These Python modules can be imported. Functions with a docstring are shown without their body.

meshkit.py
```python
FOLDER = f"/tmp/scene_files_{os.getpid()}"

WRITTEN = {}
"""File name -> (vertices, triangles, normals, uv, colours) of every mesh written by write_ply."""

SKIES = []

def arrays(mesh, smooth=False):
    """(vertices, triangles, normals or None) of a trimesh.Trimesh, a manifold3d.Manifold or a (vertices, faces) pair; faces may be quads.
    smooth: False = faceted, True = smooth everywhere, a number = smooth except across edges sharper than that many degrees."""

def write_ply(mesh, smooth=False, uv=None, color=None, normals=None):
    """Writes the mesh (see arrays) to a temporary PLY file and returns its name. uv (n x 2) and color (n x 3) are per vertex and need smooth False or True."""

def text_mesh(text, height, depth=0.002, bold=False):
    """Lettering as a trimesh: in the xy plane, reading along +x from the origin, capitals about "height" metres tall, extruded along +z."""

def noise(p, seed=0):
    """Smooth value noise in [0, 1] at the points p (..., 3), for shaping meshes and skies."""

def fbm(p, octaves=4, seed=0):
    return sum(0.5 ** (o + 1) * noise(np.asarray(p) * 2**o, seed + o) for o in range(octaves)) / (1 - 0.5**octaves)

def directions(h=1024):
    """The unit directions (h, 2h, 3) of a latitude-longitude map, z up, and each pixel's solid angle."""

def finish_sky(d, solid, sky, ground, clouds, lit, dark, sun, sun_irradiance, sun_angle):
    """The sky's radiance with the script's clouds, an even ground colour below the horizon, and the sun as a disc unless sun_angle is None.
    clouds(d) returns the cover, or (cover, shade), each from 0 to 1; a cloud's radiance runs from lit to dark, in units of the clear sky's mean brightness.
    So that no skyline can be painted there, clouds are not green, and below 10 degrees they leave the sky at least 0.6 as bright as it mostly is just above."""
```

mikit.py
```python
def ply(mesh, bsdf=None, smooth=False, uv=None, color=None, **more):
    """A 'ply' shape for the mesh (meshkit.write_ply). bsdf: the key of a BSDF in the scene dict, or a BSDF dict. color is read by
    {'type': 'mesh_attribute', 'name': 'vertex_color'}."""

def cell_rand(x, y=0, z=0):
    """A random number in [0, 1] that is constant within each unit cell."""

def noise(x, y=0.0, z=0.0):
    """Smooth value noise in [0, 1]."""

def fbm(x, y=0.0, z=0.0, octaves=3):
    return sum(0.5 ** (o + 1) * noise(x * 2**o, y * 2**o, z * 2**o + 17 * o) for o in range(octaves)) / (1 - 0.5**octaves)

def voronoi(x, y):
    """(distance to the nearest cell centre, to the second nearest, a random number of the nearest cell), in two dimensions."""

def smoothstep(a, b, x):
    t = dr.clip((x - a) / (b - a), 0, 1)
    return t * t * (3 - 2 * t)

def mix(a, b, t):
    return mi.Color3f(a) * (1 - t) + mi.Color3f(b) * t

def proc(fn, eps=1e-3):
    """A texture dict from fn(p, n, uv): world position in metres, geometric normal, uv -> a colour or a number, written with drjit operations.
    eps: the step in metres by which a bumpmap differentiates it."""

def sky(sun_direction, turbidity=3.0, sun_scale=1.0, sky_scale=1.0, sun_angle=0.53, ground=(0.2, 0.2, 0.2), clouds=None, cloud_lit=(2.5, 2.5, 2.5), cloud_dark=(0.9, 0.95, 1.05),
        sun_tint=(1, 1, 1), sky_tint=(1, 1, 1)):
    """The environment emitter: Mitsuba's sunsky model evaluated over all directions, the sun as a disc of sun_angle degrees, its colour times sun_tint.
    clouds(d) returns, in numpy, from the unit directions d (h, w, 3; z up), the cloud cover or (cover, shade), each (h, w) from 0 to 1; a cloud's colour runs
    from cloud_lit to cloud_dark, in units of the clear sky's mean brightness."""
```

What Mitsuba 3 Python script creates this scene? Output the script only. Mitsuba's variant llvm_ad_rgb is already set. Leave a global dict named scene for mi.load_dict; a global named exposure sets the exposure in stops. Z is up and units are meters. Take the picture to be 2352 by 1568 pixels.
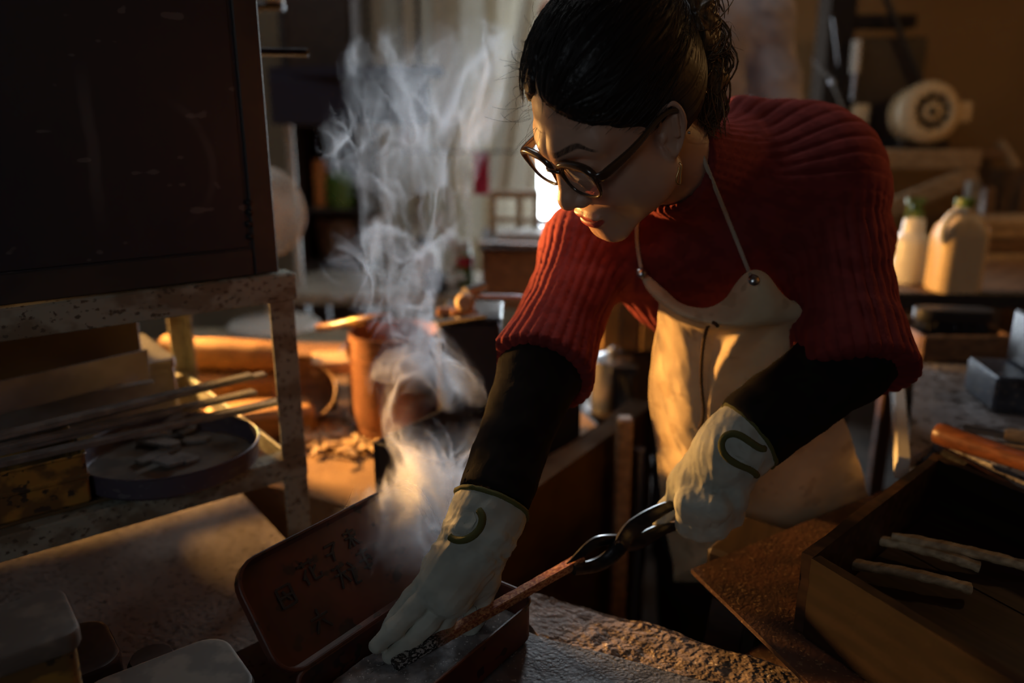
import math
import random
import numpy as np
import trimesh
import manifold3d
import drjit as dr
import mitsuba as mi
import mikit
import meshkit
from scipy import ndimage
from scipy.interpolate import CubicSpline
from shapely.geometry import Polygon

T = mi.ScalarTransform4f
scene, labels = {}, {}
RNG = np.random.default_rng(7)
random.seed(7)

# ---------------------------------------------------------------- camera, light, exposure
exposure = 0.0
FOC, PITCH = 1829.0, math.radians(15.8)          # focal length in pixels of the 2352 frame (a 28 mm lens)
CAM = np.array([0.0, 0.0, 1.15])
CP, SP = math.cos(PITCH), math.sin(PITCH)
FWD, UPV, RGT = np.array([0, CP, -SP]), np.array([0, SP, CP]), np.array([1.0, 0, 0])
scene['camera'] = {
    'type': 'thinlens', 'fov': math.degrees(2 * math.atan(1176 / FOC)), 'fov_axis': 'x',
    'aperture_radius': 0.0075, 'focus_distance': 0.86, 'near_clip': 0.02, 'far_clip': 60.0,
    'to_world': T().look_at(origin=CAM.tolist(), target=(CAM + FWD).tolist(), up=[0, 0, 1]),
}
COOL, WARM, AMBER = np.array([0.80, 0.91, 1.0]), np.array([1.0, 0.50, 0.135]), np.array([1.0, 0.56, 0.20])


def rect(center, ux, uy):
    """A rectangle emitting along ux x uy; ux, uy are half axes."""
    n = np.cross(ux, uy)
    n = n / np.linalg.norm(n)
    m = np.eye(4)
    m[:3, 0], m[:3, 1], m[:3, 2], m[:3, 3] = ux, uy, n, center
    return T(m)


def glow(rgb, k, weight=1.0):
    return {'type': 'area', 'sampling_weight': float(weight), 'radiance': {'type': 'rgb', 'value': [float(x * k) for x in rgb]}}


# the lit glass of the sliding door at the back, and two unseen windows added as fill light
scene['door_1__glass'] = {'type': 'rectangle', 'to_world': rect([0.36, 3.90, 1.12], [0.29, 0, 0], [0, 0, 0.98]), 'emitter': glow(COOL, 22.0, 3.0)}
scene['fill_window_1__glass'] = {'type': 'rectangle', 'to_world': rect([-0.9, -1.66, 1.75], [-0.55, 0, 0], [0, 0, 0.42]), 'emitter': glow(COOL, 1.9, 0.8)}
scene['fill_window_2__glass'] = {'type': 'rectangle', 'to_world': rect([-2.16, 0.45, 1.85], [0, -0.42, 0], [0, 0, 0.34]), 'emitter': glow(COOL, 5.2)}
SMOKE = 110.0
LAMP_A, AIM_A = np.array([-1.20, 1.88, 0.93]), np.array([0.15, 1.18, 0.70])
LAMP_B, AIM_B = np.array([1.75, 1.72, 1.60]), np.array([1.75, 1.72, 2.6])


def disc(at, aim, r, rgb, k):
    ez = (aim - at) / np.linalg.norm(aim - at)
    ex = np.cross([0, 0, 1.0], ez)
    ex /= np.linalg.norm(ex)
    m = np.eye(4)
    m[:3, 0], m[:3, 1], m[:3, 2], m[:3, 3] = ex * r, np.cross(ez, ex) * r, ez, at
    return {'type': 'disk', 'to_world': T(m), 'emitter': glow(rgb, k, 2.0)}


scene['work_lamp__bulb'] = disc(LAMP_A, AIM_A, 0.06, WARM, 2500.0)
scene['floor_lamp__bulb'] = {'type': 'sphere', 'center': LAMP_B.tolist(), 'radius': 0.05, 'emitter': glow(AMBER, 44.0, 0.8)}
scene['fill_skylight_3__glass'] = {'type': 'rectangle', 'to_world': rect([-0.45, 1.95, 2.60], [0.55, 0, 0], [0, -0.32, 0]), 'emitter': glow(np.array([0.95, 0.98, 1.0]), 3.6, 0.8)}  # unseen skylight, added to brighten the fan and the table


# ---------------------------------------------------------------- tools
def U(px, py, d):
    """The world point that the photograph shows at pixel (px, py), d metres in front of the camera."""
    return CAM + d * (FWD + (px - 1176) / FOC * RGT - (py - 784) / FOC * UPV)


def PZ(px, py, z):
    r = FWD + (px - 1176) / FOC * RGT - (py - 784) / FOC * UPV
    return CAM + r * ((z - CAM[2]) / r[2])


def PY(px, py, y):
    r = FWD + (px - 1176) / FOC * RGT - (py - 784) / FOC * UPV
    return CAM + r * (y / r[1])


def unit(v):
    v = np.asarray(v, float)
    return v / np.linalg.norm(v)


BA = math.radians(38.5)
AX, BX, ZX = np.array([math.cos(BA), math.sin(BA), 0]), np.array([math.sin(BA), -math.cos(BA), 0]), np.array([0, 0, 1.0])


def numbered(name):
    used = {k.split('__')[0] if '__' not in name else '__'.join(k.split('__')[:name.count('__') + 1]) for k in list(scene) + list(labels)}
    if name not in used:
        return name
    n = 1
    while f'{name}_{n:03d}' in used:
        n += 1
    return f'{name}_{n:03d}'


def thing(name, label=None, cat=None, group=None, kind=None):
    key = numbered(name)
    labels[key] = {k: v for k, v in (('label', label), ('category', cat), ('group', group), ('kind', kind)) if v}
    return key


def part(parent, name, mesh, mat, smooth=30, label=None, kind=None, **more):
    key = numbered(f'{parent}__{name}')
    scene[key] = mikit.ply(mesh, mat, smooth=smooth, **more)
    d = {k: v for k, v in (('label', label), ('kind', kind)) if v}
    if d:
        labels[key] = d
    return key


def solo(name, mesh, mat, label=None, cat=None, group=None, kind=None, smooth=30, **more):
    key = thing(name, label, cat, group, kind)
    scene[key] = mikit.ply(mesh, mat, smooth=smooth, **more)
    return key


def cat(*ms):
    return trimesh.util.concatenate([m for m in ms if m is not None])


def frame(ex, ey, ez, o):
    m = np.eye(4)
    m[:3, 0], m[:3, 1], m[:3, 2], m[:3, 3] = ex, ey, ez, o
    return m


def bbox(sx, sy, sz, r=0.002):
    """A chamfered box about the origin, full sizes."""
    r = min(r, 0.45 * min(sx, sy, sz))
    p = []
    for a in (-1, 1):
        for b in (-1, 1):
            for c in (-1, 1):
                x, y, z = a * sx / 2, b * sy / 2, c * sz / 2
                p += [(x - a * r, y - b * r, z), (x - a * r, y, z - c * r), (x, y - b * r, z - c * r)]
    return trimesh.convex.convex_hull(np.array(p))


def place(m, o, ex=(1, 0, 0), ey=None, ez=(0, 0, 1)):
    m = m.copy()
    ex, ez = unit(ex), unit(ez)
    if ey is None:
        ey = unit(np.cross(ez, ex))
        ez = np.cross(ex, ey)
    m.apply_transform(frame(ex, ey, ez, o))
    return m


def bar(p, q, w, h, r=0.0015, up=(0, 0, 1)):
    """A bar from p to q: w wide (sideways), h high (along up)."""
    p, q = np.asarray(p, float), np.asarray(q, float)
    ex = unit(q - p)
    if np.linalg.norm(np.cross(up, ex)) < 1e-3:
        up = (0, 1, 0)
    ey = unit(np.cross(up, ex))
    return place(bbox(np.linalg.norm(q - p), w, h, r), (p + q) / 2, ex, ey, np.cross(ex, ey))


def tube(pts, rad, n=10, caps=True, close=False):
    p = np.asarray(pts, float)
    rad = np.broadcast_to(np.asarray(rad, float), (len(p),))
    t = np.gradient(p, axis=0)
    if close:
        t = np.roll(p, -1, 0) - np.roll(p, 1, 0)
    t /= np.linalg.norm(t, axis=1, keepdims=True) + 1e-12
    a = np.cross(t[0], [0.3, 0.2, 0.9])
    if np.linalg.norm(a) < 1e-3:
        a = np.cross(t[0], [1.0, 0, 0])
    A = []
    for i in range(len(p)):
        a = a - t[i] * (a @ t[i])
        a /= np.linalg.norm(a)
        A.append(a)
    A = np.array(A)
    B = np.cross(t, A)
    g = np.arange(n) * 2 * np.pi / n
    v = (p[:, None] + rad[:, None, None] * (np.cos(g)[None, :, None] * A[:, None] + np.sin(g)[None, :, None] * B[:, None])).reshape(-1, 3)
    f = []
    m = len(p)
    for i in range(m if close else m - 1):
        i2 = (i + 1) % m
        for j in range(n):
            j2 = (j + 1) % n
            f += [(i * n + j, i * n + j2, i2 * n + j2), (i * n + j, i2 * n + j2, i2 * n + j)]
    if caps and not close:
        v = np.vstack([v, p[0], p[-1]])
        for j in range(n):
            j2 = (j + 1) % n
            f += [(len(v) - 2, j2, j), (len(v) - 1, (m - 1) * n + j, (m - 1) * n + j2)]
    return trimesh.Trimesh(v, np.array(f), process=False)


def spline(pts, n=24):
    p = np.asarray(pts, float)
    s = np.r_[0, np.cumsum(np.linalg.norm(np.diff(p, axis=0), axis=1))]
    return CubicSpline(s, p)(np.linspace(0, s[-1], n))


def lathe(prof, n=32):
    """Surface of revolution about z of (r, z) pairs."""
    prof = [(max(r, 1e-5), z) for r, z in prof]
    g = np.arange(n) * 2 * np.pi / n
    v = np.array([[r * math.cos(a), r * math.sin(a), z] for r, z in prof for a in g])
    f = []
    for i in range(len(prof) - 1):
        for j in range(n):
            j2 = (j + 1) % n
            f += [(i * n + j, i * n + j2, (i + 1) * n + j2), (i * n + j, (i + 1) * n + j2, (i + 1) * n + j)]
    return trimesh.Trimesh(v, np.array(f), process=False)


def rrect(w, h, r, n=6):
    p = []
    for cx, cy, a0 in ((w / 2 - r, h / 2 - r, 0), (-w / 2 + r, h / 2 - r, 90), (-w / 2 + r, -h / 2 + r, 180), (w / 2 - r, -h / 2 + r, 270)):
        for k in range(n + 1):
            a = math.radians(a0 + 90 * k / n)
            p.append((cx + r * math.cos(a), cy + r * math.sin(a)))
    return np.array(p)


def loft(rings, cap0=True, cap1=True):
    """Closed rings (lists of equally many 3-D points) joined in order."""
    n = len(rings[0])
    v = np.vstack(rings)
    f = []
    for i in range(len(rings) - 1):
        for j in range(n):
            j2 = (j + 1) % n
            f += [(i * n + j, i * n + j2, (i + 1) * n + j2), (i * n + j, (i + 1) * n + j2, (i + 1) * n + j)]
    if cap0:
        v = np.vstack([v, np.mean(rings[0], 0)])
        f += [(len(v) - 1, (j + 1) % n, j) for j in range(n)]
    if cap1:
        v = np.vstack([v, np.mean(rings[-1], 0)])
        k = (len(rings) - 1) * n
        f += [(len(v) - 1, k + j, k + (j + 1) % n) for j in range(n)]
    return trimesh.Trimesh(v, np.array(f), process=False)


def rbox(w, h, z0, z1, r, edge=0.004, n=6):
    """Upright box w x h with corners of radius r, edges of the top and bottom eased."""
    R = []
    for inset, z in ((edge, z0), (edge * 0.3, z0 + edge * 0.3), (0, z0 + edge), (0, z1 - edge), (edge * 0.3, z1 - edge * 0.3), (edge, z1)):
        q = rrect(w - 2 * inset, h - 2 * inset, max(r - inset, 0.001), n)
        R.append(np.c_[q, np.full(len(q), z)])
    return loft(R)


def open_tin(w, h, z0, z1, r, t=0.0015, n=6):
    """An open tin with rolled rim."""
    R = []
    for inset, z in ((0.004, z0), (0, z0 + 0.004), (0, z1 - 0.004), (-0.0015, z1 - 0.003), (-0.002, z1 - 0.001), (-0.001, z1), (0.001, z1), (t + 0.001, z1 - 0.002), (t, z1 - 0.004), (t, z0 + 0.006), (t + 0.004, z0 + 0.003)):
        q = rrect(w - 2 * inset, h - 2 * inset, max(r - inset, 0.001), n)
        R.append(np.c_[q, np.full(len(q), z)])
    return loft(R)


def disp(m, amp, scale, seed=0, octaves=3):
    """Displaces a mesh along its normals by noise."""
    m = m.copy()
    n = np.array(m.vertex_normals)
    m.vertices = m.vertices + n * ((meshkit.fbm(np.array(m.vertices) * scale, octaves, seed) - 0.5) * 2 * amp)[:, None]
    return m


def fine(m, edge):
    v, f = trimesh.remesh.subdivide_to_size(m.vertices, m.faces, edge, max_iter=12)
    m = trimesh.Trimesh(v, f, process=True)
    m.merge_vertices()
    return m


# signed distance fields, meshed by sparse surface nets
def s_cone(p, a, b, ra, rb):
    a, b = np.asarray(a, float), np.asarray(b, float)
    ab = b - a
    t = np.clip((p - a) @ ab / (ab @ ab), 0, 1)
    return np.linalg.norm(p - a - t[:, None] * ab, axis=1) - (ra + (rb - ra) * t)


def s_ell(p, c, r, R=None):
    q = p - np.asarray(c, float)
    if R is not None:
        q = q @ R
    r = np.asarray(r, float)
    k0 = np.linalg.norm(q / r, axis=1)
    k1 = np.linalg.norm(q / (r * r), axis=1)
    return k0 * (k0 - 1) / np.maximum(k1, 1e-9)


def s_ball(p, c, r):
    return np.linalg.norm(p - np.asarray(c, float), axis=1) - r


def s_box(p, c, half, r, R=None):
    q = p - np.asarray(c, float)
    if R is not None:
        q = q @ R
    q = np.abs(q) - (np.asarray(half, float) - r)
    return np.linalg.norm(np.maximum(q, 0), axis=1) + np.minimum(q.max(1), 0) - r


def smin(a, b, k):
    h = np.maximum(k - np.abs(a - b), 0) / k
    return np.minimum(a, b) - h * h * k * 0.25


def smax(a, b, k):
    return -smin(-a, -b, k)


def nets(fn, lo, hi, h, slack=1.6):
    """Meshes fn < 0 inside the box by surface nets, evaluated only near the surface."""
    lo, hi = np.asarray(lo, float), np.asarray(hi, float)
    n = np.ceil((hi - lo) / h / 4).astype(int) * 4 + 1
    c = [lo[k] + 4 * h * np.arange((n[k] - 1) // 4 + 1) for k in range(3)]
    G = np.stack(np.meshgrid(*c, indexing='ij'), -1).reshape(-1, 3)
    D = fn(G).reshape([len(x) for x in c])
    near = np.abs(D) < 4 * h * 1.75 * slack
    cell = np.zeros([len(x) - 1 for x in c], bool)
    for i in (0, 1):
        for j in (0, 1):
            for k in (0, 1):
                cell |= near[i:near.shape[0] - 1 + i, j:near.shape[1] - 1 + j, k:near.shape[2] - 1 + k]
    V = np.repeat(np.repeat(np.repeat(D, 4, 0), 4, 1), 4, 2)[:n[0], :n[1], :n[2]].astype(np.float32)
    act = np.zeros(n, bool)
    big = np.repeat(np.repeat(np.repeat(cell, 4, 0), 4, 1), 4, 2)
    act[:-1, :-1, :-1] = big
    for ax in range(3):
        act |= np.roll(act, 1, ax)
    idx = np.argwhere(act)
    out = np.empty(len(idx), np.float32)
    for s in range(0, len(idx), 400000):
        out[s:s + 400000] = fn(lo + h * idx[s:s + 400000])
    V[act] = out
    ins = V < 0
    cnt = np.zeros(np.array(n) - 1, np.int8)
    for i in (0, 1):
        for j in (0, 1):
            for k in (0, 1):
                cnt += ins[i:n[0] - 1 + i, j:n[1] - 1 + j, k:n[2] - 1 + k]
    cells = np.argwhere((cnt > 0) & (cnt < 8))
    number = np.full(np.array(n) - 1, -1, np.int64)
    number[tuple(cells.T)] = np.arange(len(cells))
    acc, w = np.zeros((len(cells), 3)), np.zeros(len(cells))
    corners = np.array([(i, j, k) for i in (0, 1) for j in (0, 1) for k in (0, 1)])
    val = np.stack([V[tuple((cells + o).T)] for o in corners], 1)
    for x in range(8):
        for y in range(x + 1, 8):
            if np.abs(corners[x] - corners[y]).sum() == 1:
                a, b = val[:, x], val[:, y]
                on = (a < 0) != (b < 0)
                t = np.where(on, a / np.where(on, a - b, 1), 0)
                acc += on[:, None] * (corners[x] + t[:, None] * (corners[y] - corners[x]))
                w += on
    verts = lo + h * (cells + acc / w[:, None])
    F = []
    for ax in range(3):
        o = [(0, 0, 0), (0, 0, 0), (0, 0, 0), (0, 0, 0)]
        b, c2 = (ax + 1) % 3, (ax + 2) % 3
        s0, s1 = [slice(1, -1)] * 3, [slice(1, -1)] * 3
        s0[ax], s1[ax] = slice(0, n[ax] - 1), slice(1, n[ax])
        A, B = ins[tuple(s0)], ins[tuple(s1)]
        e = np.argwhere(A != B)
        if not len(e):
            continue
        flip = A[tuple(e.T)]
        e = e + 1
        e[:, ax] -= 1
        q = []
        for db, dc in ((-1, -1), (0, -1), (0, 0), (-1, 0)):
            g = e.copy()
            g[:, b] += db
            g[:, c2] += dc
            q.append(number[tuple(g.T)])
        q = np.stack(q, 1)
        q[~flip] = q[~flip][:, ::-1]
        F += [q[:, [0, 1, 2]], q[:, [0, 2, 3]]]
    F = np.vstack(F)
    return trimesh.Trimesh(verts, F[(F >= 0).all(1)], process=False)


def relax(m, it=6):
    trimesh.smoothing.filter_taubin(m, iterations=it)
    return m


def sheet(P, t, nu=60, nv=60, amp=0.0, sc=20, seed=0):
    """A cloth of thickness t through a grid of control points P (rows, columns, 3)."""
    P = np.asarray(P, float)
    R, C = P.shape[:2]
    A = CubicSpline(np.arange(R), P, axis=0)(np.linspace(0, R - 1, nv))
    A = CubicSpline(np.arange(C), A, axis=1)(np.linspace(0, C - 1, nu))
    du, dv = np.gradient(A, axis=1), np.gradient(A, axis=0)
    N = np.cross(du, dv)
    N /= np.linalg.norm(N, axis=-1, keepdims=True) + 1e-12
    if amp:
        A = A + N * ((meshkit.fbm(A * sc, 3, seed) - 0.5) * 2 * amp)[..., None]
    top, bot = A + N * t / 2, A - N * t / 2
    v = np.vstack([top.reshape(-1, 3), bot.reshape(-1, 3)])
    i, j = np.meshgrid(np.arange(nv - 1), np.arange(nu - 1), indexing='ij')
    q = np.stack([i * nu + j, i * nu + j + 1, (i + 1) * nu + j + 1, (i + 1) * nu + j], -1).reshape(-1, 4)
    k = nu * nv
    f = [q[:, [0, 1, 2]], q[:, [0, 2, 3]], k + q[:, [0, 2, 1]], k + q[:, [0, 3, 2]]]
    loop = np.r_[np.arange(nu), nu * np.arange(1, nv) + nu - 1, (nv - 1) * nu + np.arange(nu - 2, -1, -1), nu * np.arange(nv - 2, 0, -1)]
    l2 = np.roll(loop, -1)
    f += [np.stack([loop, k + loop, k + l2], 1), np.stack([loop, k + l2, l2], 1)]
    return trimesh.Trimesh(v, np.vstack(f), process=False)


# ---------------------------------------------------------------- materials
def P_(base=(0.5, 0.5, 0.5), rough=0.6, metal=0.0, spec=0.5, **more):
    b = base if isinstance(base, dict) else {'type': 'rgb', 'value': list(map(float, base))}
    r = rough if isinstance(rough, dict) else float(rough)
    return {'type': 'principled', 'base_color': b, 'roughness': r, 'metallic': float(metal), 'specular': float(spec), **more}


def mat(name, bsdf, bump=None, scale=1.0, eps=1e-3, two=True):
    if bump is not None:
        bsdf = {'type': 'bumpmap', 'arbitrary': mikit.proc(bump, eps), 'scale': float(scale), 'bsdf': bsdf}
    scene[name] = {'type': 'twosided', 'bsdf': bsdf} if two else bsdf
    return name


def mottle(a, b, s, lo=0.4, hi=0.6, c=None, cs=3.0, ca=0.6, oct=4):
    """Two colours in patches of size 1/s, a third one in specks of size 1/cs."""
    def fn(p, n, uv):
        t = mikit.smoothstep(lo, hi, mikit.fbm(p.x * s, p.y * s, p.z * s, oct))
        col = mikit.mix(a, b, t)
        if c is not None:
            k = mikit.smoothstep(ca, ca + 0.08, mikit.fbm(p.x * cs + 9, p.y * cs, p.z * cs, 3))
            col = mikit.mix(col, c, k)
        return col
    return mikit.proc(fn)


def wood_tex(a, b, axis, s=90.0, stretch=0.06):
    ax = [float(v) for v in unit(axis)]

    def fn(p, n, uv):
        along = p.x * ax[0] + p.y * ax[1] + p.z * ax[2]
        qx, qy, qz = p.x - along * ax[0] * (1 - stretch), p.y - along * ax[1] * (1 - stretch), p.z - along * ax[2] * (1 - stretch)
        g = mikit.fbm(qx * s, qy * s, qz * s, 4)
        w = mikit.noise(p.x * 9, p.y * 9, p.z * 9)
        return mikit.mix(a, b, mikit.smoothstep(0.3, 0.7, g * 0.75 + w * 0.25))
    return mikit.proc(fn)


def grit(s):
    return lambda p, n, uv: mikit.fbm(p.x * s, p.y * s, p.z * s, 3)


mat('m_cabinet', P_(mottle((0.020, 0.022, 0.030), (0.028, 0.029, 0.036), 7, 0.35, 0.65, (0.06, 0.058, 0.058), 60, 0.66), 0.55, spec=0.4))
mat('m_cabinet_frame', P_(mottle((0.030, 0.028, 0.029), (0.045, 0.038, 0.032), 14, 0.4, 0.65), 0.5, spec=0.4))
mat('m_paint', P_(mottle((0.250, 0.262, 0.215), (0.150, 0.130, 0.090), 30, 0.46, 0.66, (0.075, 0.062, 0.045), 170, 0.61), 0.6))
mat('m_concrete', P_(mottle((0.175, 0.145, 0.125), (0.13, 0.105, 0.09), 20, 0.2, 0.8, (0.07, 0.055, 0.045), 170, 0.62), 0.9), grit(260), 0.0022)
mat('m_dirt', P_(mottle((0.24, 0.145, 0.072), (0.18, 0.105, 0.055), 11, 0.2, 0.8, (0.09, 0.055, 0.03), 90, 0.66), 0.95), grit(140), 0.002)
mat('m_floor', P_(mottle((0.06, 0.045, 0.035), (0.03, 0.024, 0.02), 6), 0.95), grit(60), 0.004)
mat('m_slab', P_(mottle((0.085, 0.082, 0.085), (0.045, 0.042, 0.042), 40, 0.3, 0.7, (0.20, 0.19, 0.19), 260, 0.66), 0.6, spec=0.6), grit(300), 0.0015)
mat('m_charwood', P_(mottle((0.24, 0.17, 0.125), (0.13, 0.09, 0.065), 55, 0.3, 0.7, (0.5, 0.45, 0.4), 300, 0.7), 0.7, spec=0.7), grit(170), 0.004)
mat('m_tin_red', P_(mottle((0.085, 0.020, 0.010), (0.045, 0.014, 0.009), 22, 0.3, 0.7, (0.02, 0.012, 0.01), 60, 0.62), 0.45, spec=0.4))
mat('m_ink', P_((0.008, 0.007, 0.007), 0.6))
mat('m_ash', P_(mottle((0.30, 0.30, 0.31), (0.16, 0.155, 0.155), 70, 0.3, 0.7, (0.55, 0.55, 0.55), 380, 0.68), 0.95), grit(420), 0.002)
mat('m_yellow', P_(mottle((0.30, 0.17, 0.035), (0.13, 0.075, 0.025), 34, 0.42, 0.58, (0.04, 0.03, 0.02), 90, 0.6), 0.5))
mat('m_olive', P_(mottle((0.115, 0.075, 0.03), (0.07, 0.045, 0.022), 8, 0.3, 0.7), 0.5))
mat('m_greytin', P_(mottle((0.24, 0.24, 0.25), (0.16, 0.158, 0.16), 18, 0.3, 0.7), 0.32, 0.55))
mat('m_browntin', P_(mottle((0.060, 0.045, 0.042), (0.040, 0.030, 0.029), 25), 0.4, spec=0.6))
mat('m_dustlid', P_(mottle((0.19, 0.155, 0.125), (0.12, 0.10, 0.085), 40), 0.5, spec=0.6))
mat('m_scale', P_(mottle((0.21, 0.20, 0.19), (0.13, 0.122, 0.115), 60, 0.3, 0.7, (0.16, 0.15, 0.14), 260, 0.66), 0.55, 0.35))
mat('m_bright_steel', P_((0.50, 0.50, 0.52), 0.28, 1.0))
mat('m_dark_steel', P_(mottle((0.055, 0.052, 0.055), (0.03, 0.028, 0.03), 80), 0.32, 0.75, 0.5))
mat('m_pan', P_(mottle((0.085, 0.070, 0.092), (0.060, 0.048, 0.074), 20, 0.3, 0.7, (0.12, 0.11, 0.12), 140, 0.66), 0.5, 0.2))
mat('m_pan_floor', P_(mottle((0.14, 0.125, 0.105), (0.09, 0.08, 0.07), 20), 0.6))


def lit_bar_fn(p, n, uv):
    t = (p.x - BAR0[0]) * BARD[0] + (p.y - BAR0[1]) * BARD[1] + (p.z - BAR0[2]) * BARD[2]
    k = mikit.fbm(p.x * 420, p.y * 420, p.z * 420, 2)
    rust = mikit.mix((0.50, 0.23, 0.10), (0.26, 0.07, 0.03), mikit.smoothstep(0.35, 0.65, k))  # rust, its orange raised for the lamp light on this stretch
    tip = mikit.mix((0.03, 0.028, 0.027), (0.34, 0.33, 0.32), mikit.smoothstep(0.48, 0.62, k))  # scale, with the shadow over the tip put into the dark tone
    return mikit.mix(tip, rust, mikit.smoothstep(0.045, 0.075, t + (k - 0.5) * 0.03))


BAR0 = [float(v) for v in U(900, 1526, 0.845)]
BARD = [float(v) for v in unit(U(1335, 1281, 0.955) - U(900, 1526, 0.845))]
mat('m_bar', P_(mikit.proc(lit_bar_fn), 0.55, 0.25, 0.5))
mat('m_wood_pale', P_(wood_tex((0.42, 0.29, 0.16), (0.27, 0.17, 0.085), AX), 0.65))
mat('m_timber', P_(wood_tex((0.27, 0.135, 0.045), (0.17, 0.080, 0.028), AX), 0.7))
mat('m_wood_brown', P_(wood_tex((0.20, 0.105, 0.05), (0.10, 0.052, 0.026), AX), 0.6))
mat('m_wood_grey', P_(wood_tex((0.34, 0.29, 0.22), (0.21, 0.18, 0.14), (1, 0.1, 0)), 0.75))
mat('m_wood_dark', P_(wood_tex((0.040, 0.022, 0.013), (0.020, 0.011, 0.008), (0.3, 0.8, 0)), 0.55))
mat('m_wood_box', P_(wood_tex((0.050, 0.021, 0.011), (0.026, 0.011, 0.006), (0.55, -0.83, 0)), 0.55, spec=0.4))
mat('m_bark', P_(wood_tex((0.62, 0.45, 0.26), (0.32, 0.20, 0.10), (0.85, 0.5, 0), 160), 0.6, spec=0.6))
mat('m_wood_box_shaded', P_(wood_tex((0.022, 0.011, 0.007), (0.011, 0.006, 0.004), (0.55, -0.83, 0)), 0.8, spec=0.2))  # darker copy of the box wood, shade put into the colour
mat('m_rust', P_(mottle((0.105, 0.042, 0.022), (0.055, 0.024, 0.015), 30, 0.3, 0.7, (0.20, 0.12, 0.06), 330, 0.64), 0.6, 0.15), grit(330), 0.0012)
mat('m_handle', P_(wood_tex((0.19, 0.062, 0.026), (0.10, 0.032, 0.015), (0.9, -0.3, 0), 120), 0.4, spec=0.6))
mat('m_apron', P_(mottle((0.66, 0.51, 0.32), (0.60, 0.455, 0.28), 26, 0.35, 0.65, (0.53, 0.385, 0.225), 30, 0.6), 0.85, sheen=0.3), grit(520), 0.0004)
mat('m_strap', P_((0.42, 0.37, 0.29), 0.8), lambda p, n, uv: mikit.noise(p.x * 500, p.y * 500, p.z * 500), 0.0008)
mat('m_curtain', {'type': 'principledthin', 'base_color': {'type': 'rgb', 'value': [0.46, 0.41, 0.32]}, 'roughness': 0.8, 'diff_trans': 0.16}, two=False)
mat('m_sweater', P_(mottle((0.180, 0.027, 0.025), (0.138, 0.020, 0.019), 60), 0.9, spec=0.2, sheen=1.0, sheen_tint=0.8), grit(700), 0.0008)
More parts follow.
